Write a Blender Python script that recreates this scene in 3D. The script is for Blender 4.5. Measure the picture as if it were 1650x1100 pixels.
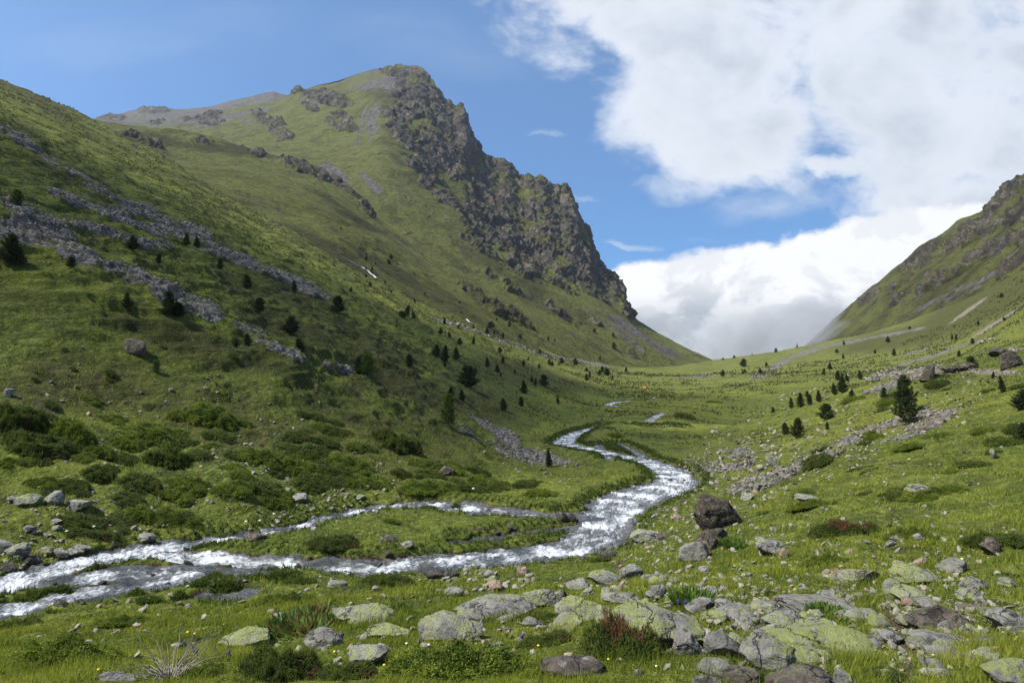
import bpy, bmesh, math, random
import numpy as np
from mathutils import Vector
R = math.radians
random.seed(7); rng = np.random.default_rng(7)
for o in list(bpy.data.objects): bpy.data.objects.remove(o)
C = bpy.context.scene.collection
scene = bpy.context.scene

# ------------------------------------------------------------------ camera
W0, H0, F, HOR, CX = 1650.0, 1100.0, 1100.0, 480.0, 825.0   # photograph size, focal length, horizon row
cam = bpy.data.cameras.new('camera'); camo = bpy.data.objects.new('camera', cam); C.objects.link(camo)
camo.location = (0, 0, 0); camo.rotation_euler = (R(90), 0, 0)
cam.sensor_width = 36; cam.lens = 36*F/W0; cam.shift_y = -(H0/2-HOR)/W0
cam.clip_start = 0.1; cam.clip_end = 20000
scene.camera = camo
scene.view_settings.view_transform = 'Standard'; scene.view_settings.look = 'None'
scene.view_settings.exposure = 0.62; scene.view_settings.gamma = 1
SUN_EL, SUN_AZ = 53.0, -100.0      # azimuth from +Y, clockwise positive: the sun stands to the left
sdir = Vector((math.sin(R(SUN_AZ))*math.cos(R(SUN_EL)), math.cos(R(SUN_AZ))*math.cos(R(SUN_EL)), math.sin(R(SUN_EL))))
sun = bpy.data.lights.new('sun', 'SUN'); suno = bpy.data.objects.new('sun', sun); C.objects.link(suno)
sun.energy = 5.0; sun.angle = R(0.5); sun.color = (1.0, 0.95, 0.86)
suno.rotation_euler = (-sdir).to_track_quat('-Z', 'Y').to_euler(); suno.location = (-50, 0, 100)

# ------------------------------------------------------------------ node expression helper
class NT:
    def __init__(s, tree): s.t = tree; s.n = tree.nodes; s.l = tree.links
    def put(s, v, sock):
        if hasattr(v, 'is_output') or isinstance(v, bpy.types.NodeSocket): s.l.new(v, sock)
        else: sock.default_value = v
    def m(s, op, *a, clamp=False):
        n = s.n.new('ShaderNodeMath'); n.operation = op; n.use_clamp = clamp
        for i, v in enumerate(a): s.put(v, n.inputs[i])
        return n.outputs[0]
    def mr(s, v, a, b, c=0.0, d=1.0, smooth=True):
        n = s.n.new('ShaderNodeMapRange'); n.interpolation_type = 'SMOOTHSTEP' if smooth else 'LINEAR'; n.clamp = True
        s.put(v, n.inputs[0])
        for i, q in enumerate((a, b, c, d)): s.put(q, n.inputs[i+1])
        return n.outputs[0]
    def mix(s, f, a, b, mode='MIX'):
        n = s.n.new('ShaderNodeMix'); n.data_type = 'RGBA'; n.blend_type = mode
        s.put(f, n.inputs[0])
        for v, k in ((a, 6), (b, 7)):
            if isinstance(v, tuple): v = (v + (1,))[:4]
            s.put(v, n.inputs[k])
        return n.outputs[2]
    def noise(s, vec, scale, detail=5, rough=.55, dist=0.0, out=0):
        n = s.n.new('ShaderNodeTexNoise'); n.inputs['Scale'].default_value = scale; n.inputs['Detail'].default_value = detail
        n.inputs['Roughness'].default_value = rough; n.inputs['Distortion'].default_value = dist
        s.l.new(vec, n.inputs['Vector']); return n.outputs[out]
    def vor(s, vec, scale, out='Distance', feat='F1', rnd=1.0):
        n = s.n.new('ShaderNodeTexVoronoi'); n.feature = feat; n.inputs['Scale'].default_value = scale
        n.inputs['Randomness'].default_value = rnd
        s.l.new(vec, n.inputs['Vector']); return n.outputs[out]
    def comb(s, x, y, z):
        n = s.n.new('ShaderNodeCombineXYZ')
        for i, v in enumerate((x, y, z)): s.put(v, n.inputs[i])
        return n.outputs[0]
    def sep(s, v):
        n = s.n.new('ShaderNodeSeparateXYZ'); s.l.new(v, n.inputs[0]); return n.outputs
    def attr(s, name, out='Fac'):
        n = s.n.new('ShaderNodeAttribute'); n.attribute_name = name; return n.outputs[out]
    def vscale(s, v, xyz):
        n = s.n.new('ShaderNodeVectorMath'); n.operation = 'MULTIPLY'; s.l.new(v, n.inputs[0]); n.inputs[1].default_value = xyz
        return n.outputs[0]
    def bump(s, h, strength, dist, normal=None):
        n = s.n.new('ShaderNodeBump'); n.inputs['Strength'].default_value = strength; n.inputs['Distance'].default_value = dist
        s.l.new(h, n.inputs['Height'])
        if normal is not None: s.l.new(normal, n.inputs['Normal'])
        return n.outputs[0]

# ------------------------------------------------------------------ world: sky with procedural clouds
world = bpy.data.worlds.new('World'); scene.world = world; world.use_nodes = True
q = NT(world.node_tree)
for n in list(q.n): q.n.remove(n)
sky = q.n.new('ShaderNodeTexSky'); sky.sky_type = 'NISHITA'; sky.sun_disc = False
sky.sun_elevation = R(SUN_EL); sky.sun_rotation = R(SUN_AZ); sky.altitude = 2200; sky.air_density = 1.0; sky.dust_density = .3; sky.ozone_density = 3.0
SKY_S = 0.10
tc = q.n.new('ShaderNodeTexCoord');
lift = q.n.new('ShaderNodeVectorMath'); lift.operation = 'ADD'; q.l.new(tc.outputs['Generated'], lift.inputs[0]); lift.inputs[1].default_value = (0, 0, .22)
liftn = q.n.new('ShaderNodeVectorMath'); liftn.operation = 'NORMALIZE'; q.l.new(lift.outputs[0], liftn.inputs[0]); q.l.new(liftn.outputs[0], sky.inputs[0])
dx, dy, dz = q.sep(tc.outputs['Generated'])
dyc = q.m('MAXIMUM', dy, 0.08)
a = q.m('DIVIDE', dx, dyc); e = q.m('DIVIDE', dz, dyc)      # tangents of the sky direction about the valley's axis
pv = q.comb(a, q.m('MULTIPLY', e, 1.35), 0.0)
wv = q.noise(pv, 3.2, 6, .6, 0, 1)
ws = q.n.new('ShaderNodeVectorMath'); ws.operation = 'SUBTRACT'; q.l.new(wv, ws.inputs[0]); ws.inputs[1].default_value = (.5, .5, .5)
wx, wy, wz = q.sep(ws.outputs[0])
aw = q.m('ADD', a, q.m('MULTIPLY', wx, .22)); ew = q.m('ADD', e, q.m('MULTIPLY', wy, .13))
def ell(u, v, ru, rv, tilt=0.0, A=None, E=None):
    A = A or aw; E = E or ew
    x = q.m('SUBTRACT', A, (u-CX)/F); y = q.m('SUBTRACT', E, (HOR-v)/F)
    c, s_ = math.cos(R(tilt)), math.sin(R(tilt))
    x2 = q.m('ADD', q.m('MULTIPLY', x, c*F/ru), q.m('MULTIPLY', y, s_*F/ru))
    y2 = q.m('ADD', q.m('MULTIPLY', x, -s_*F/rv), q.m('MULTIPLY', y, c*F/rv))
    return q.m('SUBTRACT', 1.0, q.m('ADD', q.m('MULTIPLY', x2, x2), q.m('MULTIPLY', y2, y2)))
hi = [ell(*p) for p in ((1330, -10, 520, 190), (1150, 150, 200, 135), (1560, 190, 330, 230), (1150, 225, 200, 95), (1330, 272, 85, 26), (1560, 330, 210, 95),
      (1000, 30, 210, 70, -28), (2300, 150, 900, 420), (1300, -600, 900, 420), (1430,120,200,120))]
h1 = hi[0]
for h in hi[1:]: h1 = q.m('MAXIMUM', h1, h)
n1 = q.noise(pv, 6.0, 9, .62, .25); n2 = q.noise(pv, 2.6, 4, .5)
d1 = q.m('ADD', q.m('MULTIPLY', h1, 1.0), q.m('MULTIPLY', q.m('SUBTRACT', n1, .5), 2.9))
c1 = q.mr(d1, -.12, .75)
# thin wisps
wp = q.comb(q.m('MULTIPLY', aw, .35), ew, 3.0)
nw = q.noise(wp, 14, 6, .6, .4)
wl = [ell(*p) for p in ((885, 229, 60, 10, -4), (945, 313, 34, 9, -10), (1075, 303, 75, 20), (1010, 391, 60, 9), (1120, 378, 60, 9), (1240,330,150,40), (250,60,260,50,10), (700,60,200,60,-10))]
h2 = wl[0]
for h in wl[1:-2]: h2 = q.m('MAXIMUM', h2, h)
h3 = q.m('MAXIMUM', wl[-1], wl[-2])
c2 = q.m('MULTIPLY', q.mr(q.m('ADD', h2, q.m('MULTIPLY', q.m('SUBTRACT', nw, .5), 3.0)), 0.3, 1.6), .55)
c2 = q.m('MAXIMUM', c2, q.m('MULTIPLY', q.mr(q.m('ADD', h3, q.m('MULTIPLY', q.m('SUBTRACT', nw, .5), 3.0)), -.2, 2.2), .14))
# bright cumulus bank over the valley's mouth
nb = q.noise(pv, 9.0, 9, .58, .1)
low = q.m('MAXIMUM', ell(1185, 560, 375, 175, 5), ell(1400, 510, 300, 155, 4))
low = q.m('MAXIMUM', low, ell(1700, 440, 380, 130))
d3 = q.m('ADD', low, q.m('MULTIPLY', q.m('SUBTRACT', nb, .5), .55))
c3 = q.mr(d3, -.04, .14)
shade = q.mr(q.noise(pv, 4.5, 7, .6, .6), .38, .62)
thick = q.mr(d1, .2, 1.6)
ccol1 = q.mix(q.m('MULTIPLY', thick, q.m('ADD', .35, q.m('MULTIPLY', shade, .65))), (.59, .62, .67), (.36, .395, .45))
# cumulus: white tops, blue grey undersides by height and by billow
bil = q.mr(q.noise(pv, 8.5, 9, .60, .35), .43, .57)
hgt = q.mr(e, (HOR-530)/F, (HOR-430)/F)
ccol3 = q.mix(q.m('ADD', q.m('MULTIPLY', bil, .62), q.m('SUBTRACT', q.m('MULTIPLY', hgt, .95), .18), clamp=True), (.33, .37, .42), (.72, .72, .73))
# hand to the sky
skyc = q.mix(1.0, sky.outputs[0], (SKY_S*.86, SKY_S*1.20, SKY_S*1.34), 'MULTIPLY')
skc = q.mix(c1, skyc, ccol1); skc = q.mix(c2, skc, (.55, .59, .63)); skc = q.mix(c3, skc, ccol3)
front = q.m('MULTIPLY', q.mr(dy, .1, .35), q.mr(dz, -.2, -.1))
nb2 = q.mr(q.noise(tc.outputs['Generated'], 2.5, 6, .6), .5, .7)      # broken cloud over the rest of the sky
sb = q.mix(q.m('MULTIPLY', nb2, .8), skyc, (.34, .37, .42))
fin = q.mix(front, sb, skc)
bg = q.n.new('ShaderNodeBackground'); q.l.new(fin, bg.inputs[0]); bg.inputs[1].default_value = 1.0
wo = q.n.new('ShaderNodeOutputWorld'); q.l.new(bg.outputs[0], wo.inputs[0])

# ------------------------------------------------------------------ numpy noise
_perm = rng.permutation(256).astype(np.int32); _perm = np.concatenate([_perm, _perm, _perm])
_g = rng.normal(size=(256, 3)).astype(np.float32); _g /= np.linalg.norm(_g, axis=1)[:, None]
def noise3(x, y, z):
    x = np.asarray(x, np.float32); y = np.asarray(y, np.float32)+np.zeros_like(x); z = np.asarray(z, np.float32)+np.zeros_like(x)
    xi = np.floor(x); yi = np.floor(y); zi = np.floor(z)
    fx, fy, fz = x-xi, y-yi, z-zi
    X = xi.astype(np.int32) & 255; Y = yi.astype(np.int32) & 255; Z = zi.astype(np.int32) & 255
    u = fx*fx*fx*(fx*(fx*6-15)+10); v = fy*fy*fy*(fy*(fy*6-15)+10); w = fz*fz*fz*(fz*(fz*6-15)+10)
    def gr(i, j, k):
        g = _g[_perm[(_perm[_perm[(X+i) & 255]+((Y+j) & 255)]+((Z+k) & 255))]]
        return g[..., 0]*(fx-i)+g[..., 1]*(fy-j)+g[..., 2]*(fz-k)
    x00 = gr(0,0,0)*(1-u)+gr(1,0,0)*u; x10 = gr(0,1,0)*(1-u)+gr(1,1,0)*u
    x01 = gr(0,0,1)*(1-u)+gr(1,0,1)*u; x11 = gr(0,1,1)*(1-u)+gr(1,1,1)*u
    return ((x00*(1-v)+x10*v)*(1-w)+(x01*(1-v)+x11*v)*w)*1.5
def fbm(x, y, z, lam, octs, gain=.5, ridged=False):
    r = 0; amp = 1.0; f = 1.0/lam
    for i in range(octs):
        n = noise3(x*f+i*17.3, y*f-i*9.1, z*f+i*5.7)
        if ridged: n = 1-2*np.abs(n)
        r = r+amp*n; amp *= gain; f *= 2.03
    return r
def sst(x, a, b):
    t = np.clip((x-a)/(b-a), 0, 1); return t*t*(3-2*t)

# ------------------------------------------------------------------ mesh / object helpers
def mk(name, V, Fc, mats=(), parent=None, smooth=True, attrs=None, link=True, mi=None):
    V = np.ascontiguousarray(V, np.float32); Fc = np.ascontiguousarray(Fc, np.int32); k = Fc.shape[1]
    me = bpy.data.meshes.new(name)
    me.vertices.add(len(V)); me.vertices.foreach_set('co', V.ravel())
    me.loops.add(Fc.size); me.loops.foreach_set('vertex_index', Fc.ravel())
    me.polygons.add(len(Fc)); me.polygons.foreach_set('loop_start', np.arange(0, Fc.size, k, dtype=np.int32))
    me.polygons.foreach_set('use_smooth', np.full(len(Fc), smooth))
    if mi is not None: me.polygons.foreach_set('material_index', np.asarray(mi, np.int32))
    for an, av in (attrs or {}).items():
        av = np.asarray(av, np.float32)
        if av.ndim == 1:
            at = me.attributes.new(an, 'FLOAT', 'POINT'); at.data.foreach_set('value', av)
        else:
            at = me.attributes.new(an, 'FLOAT_VECTOR', 'POINT'); at.data.foreach_set('vector', np.ascontiguousarray(av).ravel())
    me.update(calc_edges=True)
    for m_ in mats: me.materials.append(m_)
    if not link: return me
    o = bpy.data.objects.new(name, me); C.objects.link(o)
    if parent is not None: o.parent = parent
    return o
def tag(o, label=None, cat=None, group=None, kind=None):
    if label: o['label'] = label
    if cat: o['category'] = cat
    if group: o['group'] = group
    if kind: o['kind'] = kind
    return o
def newmat(name):
    m_ = bpy.data.materials.new(name); m_.use_nodes = True; p = NT(m_.node_tree)
    b = p.n['Principled BSDF']; return m_, p, b
def gridfaces(nr, nc, base=0, keep=None):
    i = np.arange(nr-1)[:, None]*nc+np.arange(nc-1)[None, :]
    f = np.stack([i, i+1, i+nc+1, i+nc], -1)
    if keep is not None: f = f[keep]
    return f.reshape(-1, 4)+base

# ------------------------------------------------------------------ materials
def P(p): 
    g = p.n.new('ShaderNodeNewGeometry'); return g.outputs['Position']
def grass_colours(p, pos):
    big = p.mr(p.noise(pos, .035, 5, .6), .36, .64); mid = p.mr(p.noise(pos, .3, 6, .65), .33, .67); fine = p.noise(pos, 3.0, 6, .7)
    c = p.mix(big, (.076, .102, .014), (.170, .188, .026))
    c = p.mix(mid, c, p.mix(.5, (.030, .044, .011), c))
    c = p.mix(p.mr(fine, .45, .7), c, (.205, .225, .040))
    c = p.mix(p.mr(p.noise(pos, .8, 5, .7), .60, .72, 0, .5), c, (.16, .14, .055))
    return c
def ground_material(name, far=False):
    m_, p, b = newmat(name); pos = P(p)
    rock, scree, heath, dirt = (p.attr(k) for k in ('rock', 'scree', 'heath', 'dirt'))
    c = grass_colours(p, pos)
    if far:
        c = p.mix(.45, c, (.235, .240, .060))
        c = p.mix(p.mr(p.noise(pos, .05, 8, .78), .50, .66, 0, .55), c, (.045, .055, .018))
        c = p.mix(p.mr(p.noise(pos, .24, 5, .85), .47, .60, 0, .55), c, (.036, .046, .016))
        c = p.mix(p.mr(p.noise(p.vscale(pos, (.05, .05, .006)), 1.0, 7, .75, .4), .52, .66, 0, .5), c, (.17, .155, .085))
        c = p.mix(p.mr(p.noise(p.vscale(pos, (.03, .03, .09)), 1.0, 7, .75, .4), .54, .64, 0, .45), c, (.048, .052, .022))
        c = p.mix(p.mr(p.noise(pos, .022, 8, .75, .5), .55, .66, 0, .55), c, (.150, .145, .060))
        c = p.mix(p.mr(p.noise(pos, .11, 7, .8), .62, .68, 0, .7), c, (.20, .19, .165))
    else:
        fc = p.mix(.36, c, (.200, .210, .056))
        fc = p.mix(p.mr(p.noise(pos, .06, 8, .78), .48, .62, 0, .7), fc, (.042, .050, .018)); fc = p.mix(p.mr(p.noise(pos, .12, 7, .8), .60, .66, 0, .7), fc, (.20, .19, .165))
        c = p.mix(p.attr('upland'), c, fc)
        c = p.mix(p.mr(p.noise(p.vscale(pos, (.4, .4, 1.5)), .8, 7, .75, .4), .50, .62, 0, .6), c, (.034, .044, .012))
    heathc = p.mix(p.mr(p.noise(pos, .7, 6, .7), .4, .6), (.030, .036, .010), (.075, .072, .020))
    c = p.mix(p.m('MULTIPLY', heath, .85), c, heathc)
    # rock
    rn = p.noise(pos, .05 if far else 1.2, 9, .7, .3); rn2 = p.noise(p.vscale(pos, (1, 1, .35)), .02 if far else .5, 6, .6)
    rc = p.mix(p.mr(rn, .32, .68), (.085, .075, .066), (.34, .295, .24))
    rc = p.mix(p.mr(rn2, .50, .66, 0, .55), rc, (.24, .165, .125))
    rc = p.mix(p.mr(p.noise(pos, .012 if far else .3, 5, .6), .55, .68, 0, .6), rc, (.075, .09, .035))
    # scree: angular stones
    sc = 1.0/5.0 if far else 2.2
    vc = p.vor(pos, sc, 'Color'); vs = p.sep(vc)[0]; vd = p.vor(pos, sc, 'Distance')
    scc = p.mix(vs, (.09, .085, .078), (.25, .235, .21)); 
    if far: scc = p.mix(1.0, scc, (.78, .78, .78), 'MULTIPLY')
    scc = p.mix(p.mr(p.noise(pos, .25, 4, .6), .5, .65, 0, .35), scc, (.29, .21, .17))
    edge = p.m('ADD', p.m('MULTIPLY', p.noise(pos, .02 if far else .22, 4, .6), .55), p.m('MULTIPLY', p.noise(pos, .16 if far else 1.6, 6, .75), .45))
    def thr(mk_, w=.16): 
        return p.mr(p.m('ADD', mk_, p.m('MULTIPLY', p.m('SUBTRACT', edge, .5), 4.2)), .5-w/2, .5+w/2)
    c = p.mix(thr(scree), c, scc)
    if far:
        g_ = p.n.new('ShaderNodeNewGeometry'); nz = p.sep(g_.outputs['Normal'])[2]
        st = p.noise(p.vscale(pos, (1, 1, .22)), .045, 7, .7, .5)
        rc = p.mix(p.mr(st, .42, .62, 0, .75), rc, (.045, .040, .038)); rc = p.mix(p.mr(st, .36, .46, .35, 0), rc, (.26, .20, .155))
        rc = p.mix(p.mr(p.m('ADD', nz, p.m('MULTIPLY', p.m('SUBTRACT', rn, .5), .5)), .66, .80, 0, .9), rc, p.mix(.35, c, (.05, .06, .02)))
    c = p.mix(thr(rock), c, rc)
    c = p.mix(thr(dirt, .4), c, p.mix(p.mr(p.noise(pos, 6, 5, .7), .4, .6), (.045, .032, .02), (.12, .09, .06)))
    p.l.new(c, b.inputs['Base Color']); b.inputs['Roughness'].default_value = .93
    b.inputs['Specular IOR Level'].default_value = .15
    if far:
        h = p.m('ADD', p.m('MULTIPLY', p.noise(pos, .05, 9, .75), 24.0), p.m('MULTIPLY', p.m('MULTIPLY', rock, p.noise(p.vscale(pos, (1, 1, .45)), .10, 8, .75, .3)), 26.0))
        n_ = p.bump(h, .9, 1.0)
    else:
        h = p.m('ADD', p.m('MULTIPLY', p.noise(pos, .9, 6, .7), .55), p.m('MULTIPLY', p.m('MULTIPLY', thr(scree), vd), -.5))
        h = p.m('ADD', h, p.m('MULTIPLY', p.noise(pos, 9, 5, .7), .07))
        h = p.m('ADD', h, p.m('MULTIPLY', p.noise(p.vscale(pos, (.30, .30, 1.3)), 1.0, 6, .7, .5), .95))
        h = p.m('ADD', h, p.m('MULTIPLY', p.noise(pos, .28, 5, .65), 1.1))
        n_ = p.bump(h, 1.0, 1.0)
    p.l.new(n_, b.inputs['Normal'])
    return m_
M_ground = ground_material('ground_grass'); M_far = ground_material('mountain_grass', True)

def rock_material(name, base_a, base_b, lichen, lichen_amt, dark_amt, scale=1.0, warm=0.0):
    m_, p, b = newmat(name)
    oi = p.n.new('ShaderNodeObjectInfo'); tcn = p.n.new('ShaderNodeTexCoord')
    ad = p.n.new('ShaderNodeVectorMath'); ad.operation = 'ADD'; p.l.new(P(p), ad.inputs[0]); 
    sc_ = p.m('MULTIPLY', oi.outputs['Random'], 50.0); p.l.new(p.comb(sc_, sc_, sc_), ad.inputs[1]); pos = ad.outputs[0]
    c = p.mix(p.mr(p.noise(pos, 5*scale, 9, .7, .2), .32, .68), base_a, base_b)
    c = p.mix(p.mr(p.noise(p.vscale(pos, (1, 1, 4)), 6*scale, 6, .6), .56, .66, 0, .55), c, (.20, .135, .10))
    pale = p.mr(p.noise(pos, 11*scale, 7, .65), .60, .66); c = p.mix(p.m('MULTIPLY', pale, .55), c, (.46, .47, .43))
    dk = p.mr(p.noise(pos, 7*scale, 8, .7, .5), .60-dark_amt*.12, .64-dark_amt*.10)
    c = p.mix(p.m('MULTIPLY', dk, .8), c, (.035, .033, .032))
    lsp = p.m('ADD', p.m('MULTIPLY', p.noise(pos, 26*scale, 6, .8, .4), .70), p.m('MULTIPLY', p.noise(pos, 5*scale, 5, .65), .30))
    li = p.mr(p.m('ADD', lsp, p.m('MULTIPLY', p.noise(pos, 1.6*scale, 3, .5), .45)), .80-lichen_amt*.085, .825-lichen_amt*.075)
    lc = p.mix(p.noise(pos, 30*scale, 3, .6), lichen, (lichen[0]*.55, lichen[1]*.62, lichen[2]*.6))
    c = p.mix(p.m('MULTIPLY', li, .80), c, lc)
    wv_ = p.n.new('ShaderNodeVectorMath'); wv_.operation = 'ADD'; p.l.new(p.vscale(pos, (1.6*scale, .7*scale, 2.6*scale)), wv_.inputs[0]); p.l.new(p.noise(pos, 2.5*scale, 5, .6, 0, 1), wv_.inputs[1])
    crk = p.mr(p.vor(wv_.outputs[0], 1.0, 'Distance', 'DISTANCE_TO_EDGE'), .0, .020, 1, 0)
    c = p.mix(p.m('MULTIPLY', crk, .6), c, (.02, .018, .016))
    c = p.mix(p.m('MULTIPLY', oi.outputs['Random'], .3), c, p.mix(1.0, c, (.62, .60, .58), 'MULTIPLY'))
    p.l.new(c, b.inputs['Base Color']); b.inputs['Roughness'].default_value = .9; b.inputs['Specular IOR Level'].default_value = .2
    h = p.m('ADD', p.m('MULTIPLY', p.noise(pos, 4*scale, 9, .72, .2), .12/scale), p.m('MULTIPLY', p.noise(p.vscale(pos, (1, .6, 3)), 7*scale, 6, .65), .05/scale))
    h = p.m('SUBTRACT', h, p.m('MULTIPLY', crk, .03)); p.l.new(p.bump(h, 1.0, 1.5), b.inputs['Normal'])
    return m_
YL = (.46, .50, .14); GL = (.30, .32, .17)
M_rock = {
 'lichen': rock_material('lichen_rock', (.20, .195, .18), (.44, .43, .395), YL, 1.15, .35),
 'grey': rock_material('grey_rock', (.18, .175, .16), (.42, .41, .38), YL, .62, .45),
 'pale': rock_material('pale_rock', (.22, .21, .19), (.40, .38, .345), GL, .12, .1),
 'brown': rock_material('brown_rock', (.095, .078, .065), (.23, .19, .155), GL, .1, .8),
 'orange': rock_material('orange_rock', (.30, .21, .15), (.50, .37, .27), GL, -.2, .1),
 'dark': rock_material('dark_rock', (.055, .045, .035), (.14, .11, .085), GL, .15, 1.0),
 'wet': rock_material('wet_rock', (.04, .038, .036), (.13, .12, .11), GL, -.3, .6),
}
def foliage_material(name, dark, light, trans=.35):
    m_, p, b = newmat(name); oi = p.n.new('ShaderNodeObjectInfo')
    t = p.attr('tint')
    c = p.mix(t, dark, light)
    c = p.mix(p.m('MULTIPLY', oi.outputs['Random'], .35), c, (dark[0]*1.1, dark[1]*.9, dark[2]))
    c = p.mix(p.mr(t, 1.05, 1.2), c, (.17, .085, .045))          # withered sprays
    p.l.new(c, b.inputs['Base Color']); b.inputs['Roughness'].default_value = .65; b.inputs['Specular IOR Level'].default_value = .25
    tr = p.n.new('ShaderNodeBsdfTranslucent'); p.l.new(c, tr.inputs[0])
    mx = p.n.new('ShaderNodeMixShader'); mx.inputs[0].default_value = trans
    p.l.new(b.outputs[0], mx.inputs[1]); p.l.new(tr.outputs[0], mx.inputs[2])
    p.l.new(mx.outputs[0], p.n['Material Output'].inputs[0])
    return m_
M_jun = foliage_material('juniper_foliage', (.034, .060, .012), (.175, .215, .034))
M_junb = foliage_material('bright_juniper_foliage', (.055, .095, .012), (.28, .335, .040))
M_pine = foliage_material('pine_needles', (.018, .036, .012), (.075, .105, .028), .3)
M_leaf = foliage_material('broad_leaves', (.05, .11, .015), (.16, .24, .04), .45)
M_grass = foliage_material('grass_blades', (.115, .165, .016), (.45, .465, .062), .45)
M_herb = foliage_material('herb_leaves', (.055, .105, .013), (.25, .32, .040), .35)
M_tus = foliage_material('tussock_grass', (.058, .068, .016), (.160, .165, .042), .4)
M_bank = foliage_material('bank_grass', (.055, .090, .014), (.13, .17, .028), .4)
def plain(name, col, rough=.8, noise=None):
    m_, p, b = newmat(name); b.inputs['Base Color'].default_value = col+(1,); b.inputs['Roughness'].default_value = rough
    if noise:
        p.l.new(p.mix(p.mr(p.noise(P(p), noise[0], 5, .6), .35, .65), col, noise[1]), b.inputs['Base Color'])
    return m_
M_bark = plain('bark', (.09, .065, .045), .9, (6, (.16, .13, .10)))
M_twig = plain('dead_twigs', (.17, .14, .115), .85, (9, (.30, .27, .24)))
M_blue = plain('blue_petals', (.045, .02, .20), .6); M_yel = plain('yellow_petals', (.75, .60, .03), .6); M_wht = plain('cream_petals', (.7, .72, .5), .6)
M_redleaf = plain('red_leaves', (.24, .06, .03), .6, (8, (.10, .10, .02)))
M_tent = plain('orange_tent_fabric', (.75, .14, .04), .6)

# water: grey stream broken by white foam; flow = (distance along, distance across, whiteness)
m_, p, b = newmat('stream_water'); fl = p.attr('flow', 'Vector'); fx_, fy_, fz_ = p.sep(fl)
fv = p.comb(p.m('MULTIPLY', fx_, .55), p.m('MULTIPLY', fy_, 1.5), 0.0)
pos = P(p)
n1 = p.noise(fv, 1.1, 8, .72, 1.2); n2 = p.noise(fv, 4.5, 6, .7, 1.0)
fo = p.m('ADD', p.m('MULTIPLY', n1, .68), p.m('ADD', p.m('MULTIPLY', n2, .42), p.m('MULTIPLY', fz_, .34)))
foam = p.m('POWER', p.mr(fo, .675, .90), 1.4)
wc = p.mix(p.mr(p.noise(pos, 1.3, 5, .6), .35, .65), (.050, .056, .058), (.13, .13, .12))
p.l.new(p.mix(p.m('MULTIPLY', foam, .92), wc, (.80, .84, .88)), b.inputs['Base Color'])
p.l.new(p.mr(foam, 0, 1, .08, .7), b.inputs['Roughness']); b.inputs['Specular IOR Level'].default_value = .5
p.l.new(p.bump(p.m('ADD', p.m('MULTIPLY', p.noise(fv, 3.0, 7, .65, .6), .30), p.m('MULTIPLY', n2, .12)), .8, 1.0), b.inputs['Normal'])
M_water = m_

# ------------------------------------------------------------------ the ground: near valley as one sheet, polar about the viewpoint
cp = []                                    # (u, tangent of elevation, distance)
def c_(u, v, Y): cp.append((u, (HOR-v)/F, Y))
for u in (-600, -200, 200, 600, 1000, 1400, 1800, 2300):
    cp.append((u, -1.62/1.0, 1.0)); cp.append((u, -1.75/2.0, 2.0))
for l in ["0,1100,4.6 400,1100,4.0 825,1100,3.7 1200,1100,3.6 1650,1100,3.5 -500,1100,5 2200,1100,3.5",
 "0,1055,7.5 400,1050,6.5 825,1050,5 1300,1050,4.7 1650,1050,4.6 -500,1060,8 2200,1050,4.5",
 "-500,1020,16 0,1012,15 300,1000,13 550,1000,9 825,1000,7 1100,1000,6.5 1400,1000,6.3 1650,1000,6.2 2200,1000,6",
 "550,950,17 700,942,19 825,960,13 825,928,23.5 1000,950,11 1000,905,24.5 1100,940,10.5 1200,900,15 1400,900,11.5 1650,900,10.5 2200,900,10",
 "1060,860,31 1155,848,27 1200,800,40 1400,800,24 1650,800,20 2200,800,18 1150,760,60 1250,740,58 1400,700,60 1650,700,38 1550,750,30 2200,700,32",
 "1650,620,70 1650,560,105 1500,602,98 1463,675,76 1400,620,110 1300,648,125 1230,680,125 1280,702,85 2200,560,90 2200,480,130",
 "1650,575,140 1650,560,200 1650,500,300 1400,662,150 1400,612,240 1500,615,140 1500,600,200 1300,674,165 1230,702,150",
 "1250,640,235 1250,610,330 1250,590,470 1250,566,850 1150,578,1010 1150,600,480 1150,620,350 1150,650,210 1150,682,138 1150,722,85 1350,600,330 1350,578,480 1350,546,850 1450,570,420 1450,527,750 1550,540,420 1550,575,300 1650,440,480",
 "2200,420,300 1900,400,450",
 # far bank and left toe
 "-500,980,26 -500,880,32 -500,700,38 0,900,24.8 0,840,28 0,800,30.5 0,720,35 0,575,43 0,455,53 200,872,28.5 200,800,33 200,720,40 200,595,50 400,855,31 400,800,35 400,730,43 400,642,52 600,812,38 600,760,43.5 600,700,56 600,640,72 800,800,43 800,770,51 860,750,70 700,790,42 900,790,46 950,762,60 880,720,88",
 "960,650,215 930,690,110 1000,660,190 1050,655,200 1000,620,330 1050,610,430 1110,608,440 1000,592,600 1080,596,640 1080,640,240 1050,700,108 1080,730,75"]:
    for w in l.split(): c_(*[float(x) for x in w.split(',')])
def zr_Y(Y): return np.interp(Y, [30, 75, 150, 300, 600, 1010], [-11, -18, -26, -41, -65, -90])
def toe_Y(Y): return np.interp(Y, [75, 150, 300, 600], [0, 10, 37, 95])
for u in (-500, -200, 0, 150, 300, 450, 600, 700, 800, 860):
    for Y in (62, 75, 110, 150, 220, 300, 420, 560):
        a_ = (CX-u)/F
        if u >= 600 and Y < 75: continue
        if u > 700 and Y > 300: continue
        cp.append((u, (zr_Y(Y)+.5*(a_*Y+toe_Y(Y)))/Y, Y))
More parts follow.
